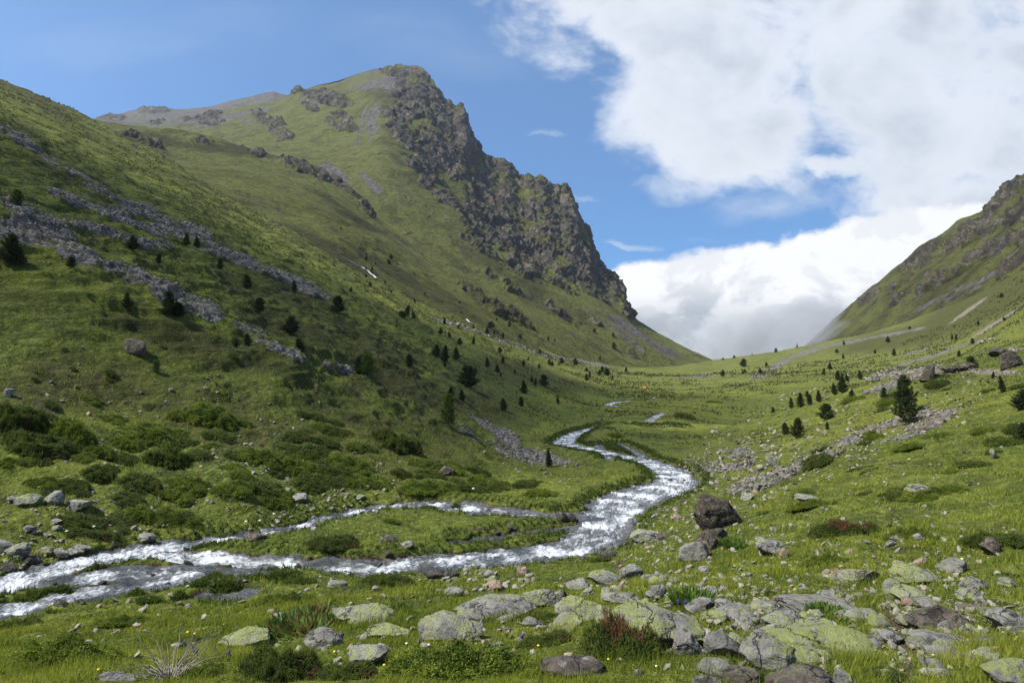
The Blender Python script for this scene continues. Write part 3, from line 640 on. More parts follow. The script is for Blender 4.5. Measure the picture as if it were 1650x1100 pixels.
def mM(U, V, X_, Y, Z_):
    b_ = [(720,210,60,75,60),(700,170,35,50,60),(665,150,30,35,60),(760,260,70,60,50),(820,320,75,55,40),(880,350,60,65,50),(910,380,50,60,60),(930,420,50,50,50),(800,360,65,40,35),(730,250,50,45,40),(660,200,36,30,30),(700,240,45,25,30),(860,400,60,35,25),(960,440,40,30,50),(985,465,25,22,40),(640,190,22,14,20),(655,225,20,12,30),(690,290,14,14,20),(720,320,30,12,30),(760,350,35,14,35),(700,265,30,16,30),(650,118,35,10,10),(540,200,20,8,20),(525,150,14,6,10),(505,152,22,7,5),(545,160,22,8,10),(550,190,16,10,20),(540,165,30,7,10),(500,172,14,6,10),(563,203,12,7,20),(478,145,10,6,0),(425,190,22,9,25),(450,210,28,14,45),(320,186,34,7,-4),(250,195,14,6,0),(672,252,10,6,20),(668,262,8,6,0),(660,235,8,5,0),(780,400,40,8,30),(830,430,30,10,30),(820,460,26,8,30),(790,440,20,8,40),(900,500,30,5,35),(1010,500,16,10,50),(340,195,20,6,0),(960,520,12,4,30)]
    rock = blobs(U, V, b_)
    green = blobs(U, V, [(838,322,14,22,30),(800,300,10,14,40),(672,197,14,7,-30),(740,300,16,8,35),(870,345,8,14,20),(905,420,18,8,30)])
    rock = rock*(1-.85*green)
    scree = blobs(U, V, strip([(520,265),(560,290)], 9)+strip([(583,282),(612,305)], 8)+strip([(590,170),(570,240)], 3)+strip([(610,205),(590,235)], 3)+strip([(980,510),(1040,545),(1090,575)], 7)+[(1010,545,40,4,35),(610,135,50,6,-8),(500,165,20,5,10),(220,196,60,4,0),(300,195,70,4,-8),(380,188,60,5,-15),(640,130,25,20,0),(400,196,12,5,0),(600,190,10,30,20),(350,196,60,3,-15)])
    heath = blobs(U, V, [(640,150,60,20,0),(880,480,120,20,30),(780,420,60,14,35),(760,300,200,60,40)])
    gr = sst(V, 150, 118)*sst(U, 480, 560)*.38
    return {'rock': rock, 'scree': np.maximum(scree, gr), 'heath': heath*.8, 'dirt': zmask(U)}
def dM(X_, Y, Z_, U, V, A): return rocky(X_, Y, Z_, A, 9, 5, 48, 120)
hillM = loft('mountain', gM, 100, 1181, 1.1, (150, 110, 230), dM, mM, .8)

# pale stony ridge far behind on the left
gF = [[(60,215,2300),(600,215,2300)], [(60,185,2750),(120,192,2750),(155,190,2750),(175,186,2750),(195,183,2740),(215,177,2740),(240,172,2740),(262,173,2740),(285,176,2740),(310,175,2740),(340,171,2740),(370,163,2740),(400,157,2740),(425,150,2740),(440,147.5,2740),(452,151,2740),(480,156,2740),(600,170,2740)]]
def mF(U, V, X_, Y, Z_): return {'rock': blobs(U, V, [(175,190,26,5,0),(245,178,25,5,0)]), 'scree': np.full(U.shape, .9), 'heath': zmask(U), 'dirt': zmask(U)}
def dF(X_, Y, Z_, U, V, A): return rocky(X_, Y, Z_, A, 10, 4, 60, 120)
loft('far_ridge', gF, 60, 600, 2, (90,), dF, mF, .8)

# right-hand mountain side
gD = [[(1270,600,900),(1335,590,860),(1450,560,740),(1550,520,600),(1650,470,490),(1800,405,430),(2300,300,370)],
      [(1270,592,1080),(1335,560,1000),(1400,520,930),(1500,455,830),(1600,395,740),(1650,365,700),(1800,290,640),(2300,180,560)],
      [(1270,582,1250),(1300,556,1245),(1330,527,1235),(1348,509,1230),(1362,496,1220),(1380,482,1200),(1400,466,1180),(1415,455,1160),(1430,440,1140),(1450,424,1120),(1480,398,1080),(1500,385,1060),(1530,366,1030),(1545,355,1010),(1555,351,1000),(1580,343,980),(1595,331,960),(1602,322,950),(1610,308,940),(1618,300,930),(1628,291,920),(1637,284,910),(1645,283,900),(1655,277,890),(1700,240,850),(1800,180,800),(2300,40,700)]]
def mD(U, V, X_, Y, Z_):
    rock = blobs(U, V, [(1620,320,40,18,-45),(1650,330,40,22,-40),(1580,370,40,14,-35),(1530,392,40,10,-35),(1480,420,40,10,-35),(1450,455,30,8,-35),(1460,480,25,7,-35),(1570,420,50,6,-35),(1540,440,40,5,-35),(1600,400,50,8,-35),(1400,478,25,7,-38),(1650,380,40,10,-30),(1500,460,40,4,-35),(1630,430,40,6,-35)])
    scree = blobs(U, V, strip([(1470,502),(1540,470),(1630,422)], 3.5)+strip([(1530,482),(1600,450)], 1.6)); heath = np.full(U.shape, .50)
    a1 = (U*.82-V*.57)/70; a2 = (U*.57+V*.82)/7
    strata = sst(noise3(a1, a2, 0*U)+.5*noise3(a1*3, a2*2.3, 2+0*U), .22, .6)*.8
    return {'strata': strata, 'rock': rock, 'scree': scree, 'heath': heath, 'dirt': zmask(U)}
def dD(X_, Y, Z_, U, V, A): return rocky(X_, Y, Z_, A, 8, 3, 45, 60)
hillD = loft('right_mountain', gD, 1272, 2300, 1.6, (140, 170), dD, mD, .6)

# ------------------------------------------------------------------ shape makers
def ico(sub):
    bm = bmesh.new(); bmesh.ops.create_icosphere(bm, subdivisions=sub, radius=1.0); bm.verts.ensure_lookup_table()
    v = np.array([x.co[:] for x in bm.verts]); f = np.array([[w.index for w in x.verts] for x in bm.faces]); bm.free(); return v, f
ICO = {s_: ico(s_) for s_ in (1, 2, 3, 4, 5)}
def boulder(seed, sub, slab=1.0, rough=1.0):
    r = np.random.default_rng(seed); v, f = ICO[sub]; p = v.copy()
    p += .10*np.stack([noise3(v[:, 0]*1.3+seed, v[:, 1]*1.3, v[:, 2]*1.3+i*9) for i in range(3)], 1)
    for k_ in range(16 if sub > 2 else 9):
        n = r.normal(size=3); n[2] *= 1.2; n /= np.linalg.norm(n); h = r.uniform(.40, .74)
        d = p@n-h; p -= np.clip(d, 0, None)[:, None]*n
    if sub > 2:
        n = p/np.linalg.norm(p, axis=1)[:, None]; st = r.normal(size=3)*.3+np.array([.2, 0, 1]); st /= np.linalg.norm(st)
        w_ = p@st+.12*noise3(p[:, 0]*1.5, p[:, 1]*1.5, p[:, 2]*1.5+seed)
        d = .045*(1-2*np.abs(noise3(w_*7+seed, p[:, 0]*1.0, p[:, 1]*1.0)))+.045*fbm(p[:, 0], p[:, 1], p[:, 2]+seed, .45, 4, .6, True)+.05*fbm(p[:, 0], p[:, 1], p[:, 2]-seed, .9, 2)
        p = p+n*(d*rough)[:, None]
    p -= (p.max(0)+p.min(0))/2; p /= (p.max(0)-p.min(0)); return p, f
ROCKN = ['grey_rock']
bigs = [mk('boulder', *boulder(100+i, 5), [M_rock['lichen']], link=False) for i in range(7)]
meds = [mk('stone', *boulder(200+i, 3), [M_rock['grey']], link=False) for i in range(9)]
def cyl_tube(path, radii, n=6):
    path = np.array(path, float); V = []; Fc = []
    for i, p_ in enumerate(path):
        t = path[min(i+1, len(path)-1)]-path[max(i-1, 0)]; t /= np.linalg.norm(t)+1e-9
        a_ = np.cross(t, [0.3, .9, .2]); a_ /= np.linalg.norm(a_)+1e-9; b_ = np.cross(t, a_)
        for k_ in range(n):
            an = 2*math.pi*k_/n; V.append(p_+radii[i]*(math.cos(an)*a_+math.sin(an)*b_))
    for i in range(len(path)-1):
        for k_ in range(n): Fc.append((i*n+k_, i*n+(k_+1) % n, (i+1)*n+(k_+1) % n, (i+1)*n+k_))
    return np.array(V), np.array(Fc)
def join(parts):
    V = []; Fc = []; b_ = 0
    for v, f in parts: V.append(v); Fc.append(np.asarray(f)+b_); b_ += len(v)
    return np.concatenate(V), np.concatenate(Fc)
def tris(Pb, D, w, l, r, tint, bend=0.0):
    """one slim leaf per base point"""
    n = len(Pb); D = D/(np.linalg.norm(D, axis=1, keepdims=True)+1e-9)
    s_ = np.cross(D, r.normal(size=(n, 3))); s_ /= np.linalg.norm(s_, axis=1, keepdims=True)+1e-9
    w = np.broadcast_to(w, n)[:, None]; l = np.broadcast_to(l, n)[:, None]
    V = np.stack([Pb-s_*w/2, Pb+s_*w/2, Pb+D*l], 1).reshape(-1, 3)
    return V, np.arange(3*n).reshape(-1, 3), np.repeat(tint, 3)

def juniper_mesh(seed, nsp, k_, spl, lw, ll, mat, hgt=.42, wither=0.0):
    r = np.random.default_rng(seed)
    th = r.uniform(0, 2*math.pi, nsp); rr = np.sqrt(r.uniform(0, 1, nsp))
    ro = 1+.42*noise3(np.cos(th)*1.6+seed, np.sin(th)*1.6, 0*th)+.22*noise3(np.cos(th)*5+seed, np.sin(th)*5, 0*th)
    x = rr*ro*np.cos(th); y = rr*ro*np.sin(th)
    lump = .72+.75*noise3(x*2.2+seed, y*2.2, 0*x)+.35*noise3(x*5+seed, y*5, 0*x)
    z = hgt*np.sqrt(np.clip(1-rr**2.2, 0, 1))*np.clip(lump, .25, 1.5)*r.uniform(.72, 1.04, nsp)
    d = np.stack([np.cos(th)*(.35+.6*rr), np.sin(th)*(.35+.6*rr), np.full(nsp, .62)], 1)+r.normal(size=(nsp, 3))*.30
    d /= np.linalg.norm(d, axis=1)[:, None]
    base = np.stack([x, y, z], 1)-d*spl*.4
    tint = np.clip(.42+.55*noise3(x*1.7, y*1.7+seed, 0*x)+r.normal(size=nsp)*.20, 0, 1)
    if wither: 
        wn = noise3(x*1.5-seed, y*1.5, 5+0*x); tint = np.where(wn > .50-wither*.5, 1.2, tint)
    P_ = np.repeat(base, k_, 0); t = np.tile(np.linspace(0.05, 1, k_), nsp)
    D = np.repeat(d, k_, 0); P_ = P_+D*(t*spl)[:, None]
    jit = r.normal(size=P_.shape); jit -= (jit*D).sum(1)[:, None]*D; jit /= np.linalg.norm(jit, axis=1)[:, None]+1e-9
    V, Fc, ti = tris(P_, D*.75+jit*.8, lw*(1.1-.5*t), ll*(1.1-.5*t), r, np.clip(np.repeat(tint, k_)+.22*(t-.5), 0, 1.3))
    # solid dark green core below the sprays, keeps the bush opaque
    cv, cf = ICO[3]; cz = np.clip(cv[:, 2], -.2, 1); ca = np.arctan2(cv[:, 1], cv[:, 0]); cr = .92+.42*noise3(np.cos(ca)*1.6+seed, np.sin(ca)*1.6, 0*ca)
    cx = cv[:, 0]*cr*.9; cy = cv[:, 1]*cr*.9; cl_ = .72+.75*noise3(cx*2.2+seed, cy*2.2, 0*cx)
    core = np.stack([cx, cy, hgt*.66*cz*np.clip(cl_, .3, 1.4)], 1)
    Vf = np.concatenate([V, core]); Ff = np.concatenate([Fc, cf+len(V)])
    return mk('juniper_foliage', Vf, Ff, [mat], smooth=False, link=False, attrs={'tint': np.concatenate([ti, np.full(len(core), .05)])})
def branch_mesh(seed, n=26, spread=1.0, h=.4, rad=.012, mat=None):
    r = np.random.default_rng(seed); parts = []
    for i in range(n):
        a_ = r.uniform(0, 2*math.pi); L_ = r.uniform(.5, 1.05)*spread; p_ = np.array([0, 0, -.03]); path = [p_]; d = np.array([math.cos(a_), math.sin(a_), r.uniform(.1, .8)])
        for s_ in range(6):
            d = d+r.normal(size=3)*.22; d[2] -= .08; d /= np.linalg.norm(d); p_ = p_+d*L_/6; path.append(p_.copy())
        for q_ in path: q_[2] = max(q_[2]*h/.4, -.04)
        parts.append(cyl_tube(path, np.linspace(rad, rad*.2, 7), 4))
    V, Fc = join(parts); return mk('branches', V, Fc, [mat or M_bark], link=False)
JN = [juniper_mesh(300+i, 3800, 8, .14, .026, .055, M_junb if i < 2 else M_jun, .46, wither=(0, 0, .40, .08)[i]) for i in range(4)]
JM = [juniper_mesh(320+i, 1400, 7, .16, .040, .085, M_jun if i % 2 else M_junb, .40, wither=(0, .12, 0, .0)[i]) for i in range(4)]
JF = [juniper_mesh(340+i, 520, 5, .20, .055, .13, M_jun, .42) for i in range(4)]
JB = [branch_mesh(360+i) for i in range(2)]

def pine_meshes(seed, dens=1.0, mat=M_pine, width=.30, bushy=.75):
    r = np.random.default_rng(seed)
    lean = r.normal(size=2)*.02
    trunk = cyl_tube([(lean[0]*t*2, lean[1]*t*2, t) for t in np.linspace(-.05, .97, 9)], np.linspace(.020, .003, 9), 7); parts = [trunk]; Pb = []; D = []; T = []
    z = .05
    while z < .98:
        nb = r.integers(4, 7); a0 = r.uniform(0, 6.3)
        for b_ in range(nb):
            a_ = a0+b_*2*math.pi/nb+r.normal()*.25; Lb = width*(1-z)**bushy*r.uniform(.55, 1.15)*(.6+.4*min(1, z/.15))+.02
            up = .25+.75*z+r.normal()*.12; st = np.array([lean[0]*z*2, lean[1]*z*2, z]); d = np.array([math.cos(a_), math.sin(a_), up])
            d /= np.linalg.norm(d); end = st+d*Lb; end[2] += Lb*.15
            parts.append(cyl_tube([st, (st+end)/2-np.array([0, 0, .01]), end], [.006, .004, .002], 4))
            nc = max(2, int(Lb/.028*dens))
            for c__ in range(nc):
                t = .25+.75*(c__+1)/nc; Pb.append(st+(end-st)*t+r.normal(size=3)*.014); D.append(d+np.array([0, 0, .5])); T.append(r.uniform(0, .8)+.15*t)
        z += r.uniform(.030, .052)
    Pb.append([lean[0]*2, lean[1]*2, .97]); D.append([0, 0, 1]); T.append(.5)
    Pb = np.array(Pb); D = np.array(D); T = np.array(T); k_ = 11
    P2 = np.repeat(Pb, k_, 0); D2 = np.repeat(D, k_, 0)*.5+r.normal(size=(len(Pb)*k_, 3))*.75
    V, Fc, ti = tris(P2, D2, .014, r.uniform(.03, .058, len(P2)), r, np.clip(np.repeat(T, k_), 0, 1))
    tv, tf = join(parts)
    return (mk('trunk', tv, tf, [M_bark], link=False), mk('crown', V, Fc, [mat], smooth=False, link=False, attrs={'tint': ti}))
PN = [pine_meshes(400+i, 1.5, width=(.30, .36, .26, .42, .34)[i], bushy=(.8, .6, .9, .5, .7)[i]) for i in range(5)]
PL = [pine_meshes(420, 1.0, M_leaf, .30, .45)]

# ------------------------------------------------------------------ labels from what stands nearby
LAND = [("the broad yellow lichen slab", 1020, 1000), ("the low domed boulder", 1330, 1030), ("the dark square boulder", 1160, 822), ("the bread-shaped brown boulder", 1508, 992),
 ("the cracked yellow boulder", 590, 985), ("the half-withered juniper", 1000, 1020), ("the stream's rightmost bend", 1098, 776), ("the long grassy island", 620, 862), ("the tall lone pine", 1463, 645),
 ("the two-tone leaning boulder", 1132, 882), ("the reddish block by junipers", 1598, 884), ("the bright round juniper cushion", 1503, 795), ("the left mouth of the stream", 30, 950), ("the talus foot by the stream", 850, 735),
 ("the white waterfall streak", 592, 440), ("the far valley notch", 1150, 580), ("the grey scree streaks", 200, 400), ("the rounded central boulder", 726, 1010), ("the twig heap", 270, 1075), ("the pair of small streamside islands", 440, 945), ("the pink landslip scar", 1245, 595), ("the outcrop on the left slope", 222, 565)]
ORD = ['nearest', 'second nearest', 'third nearest', 'fourth nearest', 'fifth nearest', 'sixth nearest', 'seventh nearest', 'eighth nearest', 'ninth nearest', 'tenth nearest', 'eleventh nearest', 'twelfth nearest']+['%s nearest' % w for w in 'thirteenth fourteenth fifteenth sixteenth seventeenth eighteenth nineteenth twentieth'.split()]
REG = []
def reg(o, what, u, v): REG.append((o, what, u, v))
def finish_labels():
    gr = {}
    for (o, what, u, v) in REG:
        d, nm, lu, lv = min((math.hypot(u-l[1], (v-l[2])*1.5), l[0], l[1], l[2]) for l in LAND)
        du, dv = u-lu, (v-lv)*1.4
        rel = ('right of' if du > 0 else 'left of') if abs(du) > abs(dv) else ('in front of' if dv > 0 else 'above')
        gr.setdefault((what, rel, nm), []).append((d, o))
    for (what, rel, nm), l in gr.items():
        l.sort(key=lambda t: t[0])
        for i, (d, o) in enumerate(l):
            o['label'] = (what+' '+rel+' '+nm) if len(l) == 1 else (what+' '+rel+' '+nm+', '+(ORD[i] if i < len(ORD) else 'farther'))

# ------------------------------------------------------------------ boulders and stones
FOOT = []      # footprints that the grass keeps out of
def put_rock(u, vb, w, h, kind, mesh=None, rot=None, slab=.75, cat=None, what=None, sink=.28, tilt=None, group=None):
    x, Y, z = pix(u, vb-1); Wd = w*Y/F; t_ = -z/Y; dep = Wd*slab
    Hh = max(h*Y/F-.42*dep*max(t_, 0), .42*h*Y/F)/(1-sink)*1.05
    big = (w >= 40 and vb > 780) or kind == 'dark'
    me = mesh or (random.choice(bigs) if big else random.choice(meds))
    o = bpy.data.objects.new('boulder' if w > 28 else 'stone', me); C.objects.link(o)
    k_ = 1+dep*.35/math.hypot(x, Y); xc, yc = x*k_, Y*k_; zc = float(ground_at(xc, yc)[0])
    zc = min(zc, z+Hh*.35)
    o.location = (xc, yc, zc+Hh*(.5-sink)); o.scale = (Wd*1.08, dep*1.08, Hh*1.05)
    rz = rot if rot is not None else random.choice((0, 180))+random.uniform(-22, 22)
    o.rotation_euler = (R(random.uniform(-8, 8)), R(tilt if tilt is not None else random.uniform(-8, 8)), R(rz))
    o.material_slots[0].link = 'OBJECT'; o.material_slots[0].material = M_rock[kind]
    FOOT.append((xc, yc, Wd*.48, dep*.48))
    nm = {'lichen': 'yellow lichened', 'grey': 'grey', 'pale': 'pale', 'brown': 'brown', 'orange': 'pinkish orange', 'dark': 'dark', 'wet': 'wet dark'}[kind]
    o['category'] = 'boulder' if w > 28 else 'stone'
    o['group'] = group or ('boulders in the foreground grass' if w > 28 else 'stones lying in the grass')
    if what: o['label'] = what
    else: reg(o, nm+' '+('boulder' if w > 28 else 'stone'), u, vb-h/2)
    return o
big_list = """590,1004,112,42,lichen,the cracked|yellow lichened boulder with a dark crack beside the twig-leaved plants
626,1026,66,26,grey 726,1032,104,44,lichen 800,994,124,38,grey 766,1001,56,32,lichen 522,1047,60,36,pale 590,1072,68,36,grey 394,1046,80,40,lichen 870,981,52,30,lichen
945,1000,110,52,lichen 1048,1046,170,92,lichen 932,950,44,26,grey 975,945,54,26,lichen 902,968,24,18,grey 1065,963,32,24,grey 1128,987,48,26,grey 1110,1057,52,44,pale 1164,1057,56,44,grey 1236,1080,84,58,grey
928,1090,112,42,brown 1152,1088,58,28,pale 1142,1106,46,22,pale 1190,1106,64,30,brown 1330,1052,176,62,lichen 1508,1013,106,42,brown 1294,1116,108,48,brown 1364,1112,50,34,lichen 1383,944,66,31,lichen
1472,942,72,32,lichen 1436,957,38,24,lichen 1464,970,54,26,lichen 1571,949,40,23,grey 1560,967,52,20,lichen 1573,985,56,18,brown 1624,1012,66,32,grey 1630,1106,78,46,lichen 1518,1039,92,18,grey 1516,1060,50,22,pale
1598,896,38,26,brown 1243,896,50,26,grey 1481,913,24,14,orange 1446,913,19,10,orange 1264,901,17,16,orange 1320,984,124,30,pale 1463,979,22,14,orange 1514,1091,34,18,grey
1160,849,90,54,dark 1118,908,52,36,pale 1148,886,56,38,brown 1245,752,20,21,grey 1496,616,24,26,dark 1628,594,40,26,dark 1601,741,14,16,grey 1481,794,42,14,grey 1303,807,56,14,grey 1038,874,46,19,grey
234,883,30,16,grey 415,871,32,12,brown 42,819,44,20,grey 88,816,30,24,grey 128,823,38,16,grey 720,767,25,14,brown 972,821,34,19,wet 906,843,20,16,wet 922,842,16,13,wet 954,840,16,14,wet 843,929,22,14,orange 794,941,20,13,grey
625,875,28,14,brown 655,884,22,11,grey 544,949,30,16,grey 700,934,34,16,wet 728,934,26,14,wet 980,901,30,14,wet 222,573,34,22,brown 15,640,14,12,pale 1225,760,12,10,grey 190,1098,60,22,grey 1180,1000,60,22,grey 1230,985,50,18,lichen 1260,1010,60,22,grey
1290,1075,70,26,lichen 1205,1010,36,22,grey 1420,1030,40,18,grey 1000,975,60,22,grey 1090,975,40,20,lichen 1150,1000,40,16,lichen 1100,1010,46,20,lichen 860,1010,40,14,grey 1590,1040,40,16,grey 1440,1095,50,20,grey 460,1000,46,18,grey 1380,1000,60,20,lichen
30,900,34,22,grey 8,893,30,24,grey 72,897,26,14,grey 98,905,24,13,grey 50,918,24,14,wet 12,929,30,18,wet 62,930,20,12,wet 130,893,30,12,pale 118,905,30,12,grey 28,812,26,10,pale 1610,575,30,14,dark 1560,597,40,12,dark 1530,604,24,10,dark 1575,1065,46,16,grey"""
dn = 0
for w in big_list.split('\n'):
    for it in w.split():
        p_ = it.split(',')
        if len(p_) < 5 or p_[4].split('|')[0] not in M_rock: continue
        put_rock(float(p_[0]), float(p_[1]), float(p_[2]), float(p_[3]), p_[4])
put_rock(590, 1004, 112, 42, 'lichen', slab=.8) if False else None

def patch_points(lst, n, r):
    """n photograph points spread over elliptical patches (u, v, ru, rv, tilt, weight)"""
    w = np.array([l[5] for l in lst], float); w /= w.sum(); out = []
    for i in r.choice(len(lst), n, p=w):
        u, v, ru, rv, ti, _ = lst[i]; a_ = r.uniform(0, 6.283); q_ = math.sqrt(r.uniform()); x = ru*q_*math.cos(a_); y = rv*q_*math.sin(a_)
        out.append((u+x*math.cos(R(ti))-y*math.sin(R(ti)), v+x*math.sin(R(ti))+y*math.cos(R(ti))))
    return out
rr_ = np.random.default_rng(11)
ST = [(1400,1030,280,60,0,7),(1150,1000,160,60,0,3.5),(1400,1010,260,60,0,3),(1300,900,340,60,-5,3),(1080,870,80,50,0,2),(1150,760,90,40,-20,2.4),(1300,760,180,30,-22,2.4),(760,935,120,25,0,1.6),(1100,950,160,30,0,2.2),(120,830,140,50,0,2.2),(60,900,80,35,0,2.0),(480,780,160,40,0,1.5),(860,740,90,30,15,1.5),(700,1020,220,50,0,1.2),(1560,960,100,50,0,2),(500,830,60,25,-10,1),(1500,720,150,60,-10,1.2),(1450,660,180,30,-15,.8)]
hand = len([o for o in C.objects if o.get('category') in ('stone', 'boulder')])
for (u, v) in patch_points(ST, 300-hand, rr_):
    if not (0 < u < 1650 and 600 < v < 1095): continue
    s_ = rr_.uniform(.5, 1)**1.5*(7+max(0, v-760)*.095)*(1.0 if rr_.uniform() < .85 else 1.6)
    x, Y, z = pix(u, v)
    if Y > 15 and chan_near(np.array([x]), np.array([Y]))[0][0] < .5: continue
    kd = rr_.choice(['grey', 'lichen', 'pale', 'brown', 'orange'], p=[.42, .24, .17, .10, .07])
    put_rock(u, v, s_*1.25, s_*.72, kd, slab=1.0, sink=.3)

# countless small stones and the talus: single meshes
def stone_field(name, pts, mat, label, cat, sub=1):
    vs = []; fs = []; b_ = 0; var = [boulder(500+i, sub)[0] for i in range(10)]; f0 = ICO[sub][1]; r = np.random.default_rng(5)
    pts = np.array(pts); n = len(pts); k_ = r.integers(0, 10, n); ca = r.uniform(0, 6.283, n)
    B = np.stack(var)[k_]; sx = pts[:, 3]*r.uniform(.8, 1.4, n); sy = pts[:, 3]*r.uniform(.7, 1.1, n); sz = pts[:, 3]*r.uniform(.4, .85, n)
    B = B*np.stack([sx, sy, sz], 1)[:, None, :]
    tl = r.normal(size=(n, 2))*.35; z = B[:, :, 2]+B[:, :, 0]*tl[:, :1]+B[:, :, 1]*tl[:, 1:]
    x = B[:, :, 0]*np.cos(ca)[:, None]-B[:, :, 1]*np.sin(ca)[:, None]; y = B[:, :, 0]*np.sin(ca)[:, None]+B[:, :, 1]*np.cos(ca)[:, None]
    V = np.stack([x+pts[:, 0:1], y+pts[:, 1:2], z+pts[:, 2:3]+sz[:, None]*.22], -1).reshape(-1, 3)
    Fc = (f0[None]+(np.arange(n)*len(var[0]))[:, None, None]).reshape(-1, 3)
    o = mk(name, V, Fc, [mat], smooth=False, attrs={'tone': np.repeat(r.uniform(0, 1, n), len(var[0]))}); tag(o, label, cat, kind='stuff'); return o
m_, p, b = newmat('loose_stones'); t_ = p.attr('tone')
cc = p.mix(t_, (.105, .095, .080), (.275, .25, .21)); cc = p.mix(p.mr(p.noise(P(p), 9, 6, .7), .52, .62, 0, .6), cc, (.30, .33, .15))
cc = p.mix(p.mr(p.m('FRACT', p.m('MULTIPLY', t_, 13.0)), .8, .9, 0, .55), cc, (.30, .21, .16)); p.l.new(cc, b.inputs['Base Color']); b.inputs['Roughness'].default_value = .9
M_loose = m_
pts = []
for (u, v) in patch_points(ST+[(825,1000,800,90,0,8),(1300,850,340,140,0,10),(350,780,330,80,0,6),(1350,680,260,70,-15,9),(1180,770,160,60,-20,8),(300,640,280,110,0,3.5)], 5600, rr_):
    if not (-40 < u < 1690 and 560 < v < 1098): continue
    x, Y, z = pix(u, v)
    if Y > 15 and Y < 200 and chan_near(np.array([x]), np.array([Y]))[0][0] < .25: continue
    pts.append((x, Y, z, rr_.uniform(.35, 1)**2*(6.0+max(0, v-800)*.034)*Y/F*1.15))
stone_field('small_stones', pts, M_loose, 'small pale and lichened stones strewn through the valley grass', 'stones')
mask = (A_scree > .30) & (Yg < 330) & inb & (Ug > -120) & (Ug < 1750) & (GV > 300)
jj, ii = np.nonzero(mask); wgt = (A_scree[jj, ii]**1.2)*np.clip(Yg[jj, ii]/100, .3, 1.2)
sel_ = rr_.choice(len(jj), 9000, p=wgt/wgt.sum())
Ysel = Yg[jj[sel_], ii[sel_]]; s_ = rr_.uniform(.4, 1, 9000)**1.6*5.2*Ysel/F
s_ *= np.where(A_scree[jj[sel_], ii[sel_]] < .8, .75, 1)
stone_field('scree', np.stack([GX[jj[sel_], ii[sel_]]+rr_.normal(size=9000)*.15, GY[jj[sel_], ii[sel_]], GZ[jj[sel_], ii[sel_]], s_], 1), M_loose, 'grey angular scree lying in streaks down both valley sides', 'scree')
# cobbles along the stream's edges
k_ = rr_.choice(len(CH), 900); ang = rr_.choice([-1, 1], 900); pts = []
for i, a_ in zip(k_, ang):
    c0 = CH[i]; c1 = CH[min(i+1, len(CH)-1)]; t = c1[:2]-c0[:2]; t = t/(np.linalg.norm(t)+1e-6); off = c0[3]+(rr_.uniform(-.35, .45) if rr_.uniform() < .65 else -rr_.uniform(.2, 1.0)*c0[3])
    x = c0[0]-t[1]*off*a_; Y = c0[1]+t[0]*off*a_; z = float(ground_at(x, Y)[0]); 
    if Y < 130: pts.append((x, Y, max(z, c0[2]-.05), rr_.uniform(.10, .36)))
stone_field('stream_cobbles', pts, M_rock['wet'], 'dark wet cobbles along the edges of the stream', 'cobbles')

# ------------------------------------------------------------------ junipers
def put_juniper(u, vb, w, h, kind=None, near=None, what=None):
    x, Y, z = pix(u, vb-1); Wd = w*Y/F; Hh = max(h*Y/F-(.14 if vb > 980 else .42)*Wd*max(-z/Y, 0), .16*Wd)
    px = w; pool = JN if px > 75 else (JM if px > 28 else JF)
    me = pool[kind] if kind is not None and kind < len(pool) else random.choice(pool)
    k_ = 1+Wd*.30/math.hypot(x, Y); xc, yc = x*k_, Y*k_; zc = float(ground_at(xc, yc)[0])
    zl = float(ground_at(xc-.4*Wd, yc)[0]); zr_ = float(ground_at(xc+.4*Wd, yc)[0]); zf = float(ground_at(xc, yc+.3*Wd)[0]); zn = float(ground_at(xc, yc-.3*Wd)[0])
    root = bpy.data.objects.new('juniper_bush', me if pool is not JN else None); C.objects.link(root)
    root.location = (xc, yc, zc-.02*Wd); root.scale = (Wd/2.1, Wd/2.4, Hh/.58)
    root.rotation_euler = (math.atan2(zf-zn, .6*Wd), -math.atan2(zr_-zl, .8*Wd), 0)
    if pool is JN:
        f_ = bpy.data.objects.new('foliage', me); C.objects.link(f_); f_.parent = root
        b_ = bpy.data.objects.new('branches', random.choice(JB)); C.objects.link(b_); b_.parent = root
    root['category'] = 'juniper bush'; root['group'] = 'low juniper bushes on the valley floor and slopes'
    FOOT.append((xc, yc, Wd*.40, Wd*.34))
    if what: root['label'] = what
    else:
        wd = 'broad' if w > 85 else ('low' if w > 40 else 'small')
        reg(root, wd+(' part-withered' if me in (JN[2], JN[3], JM[1]) else '')+' juniper bush', u, vb-h/2)
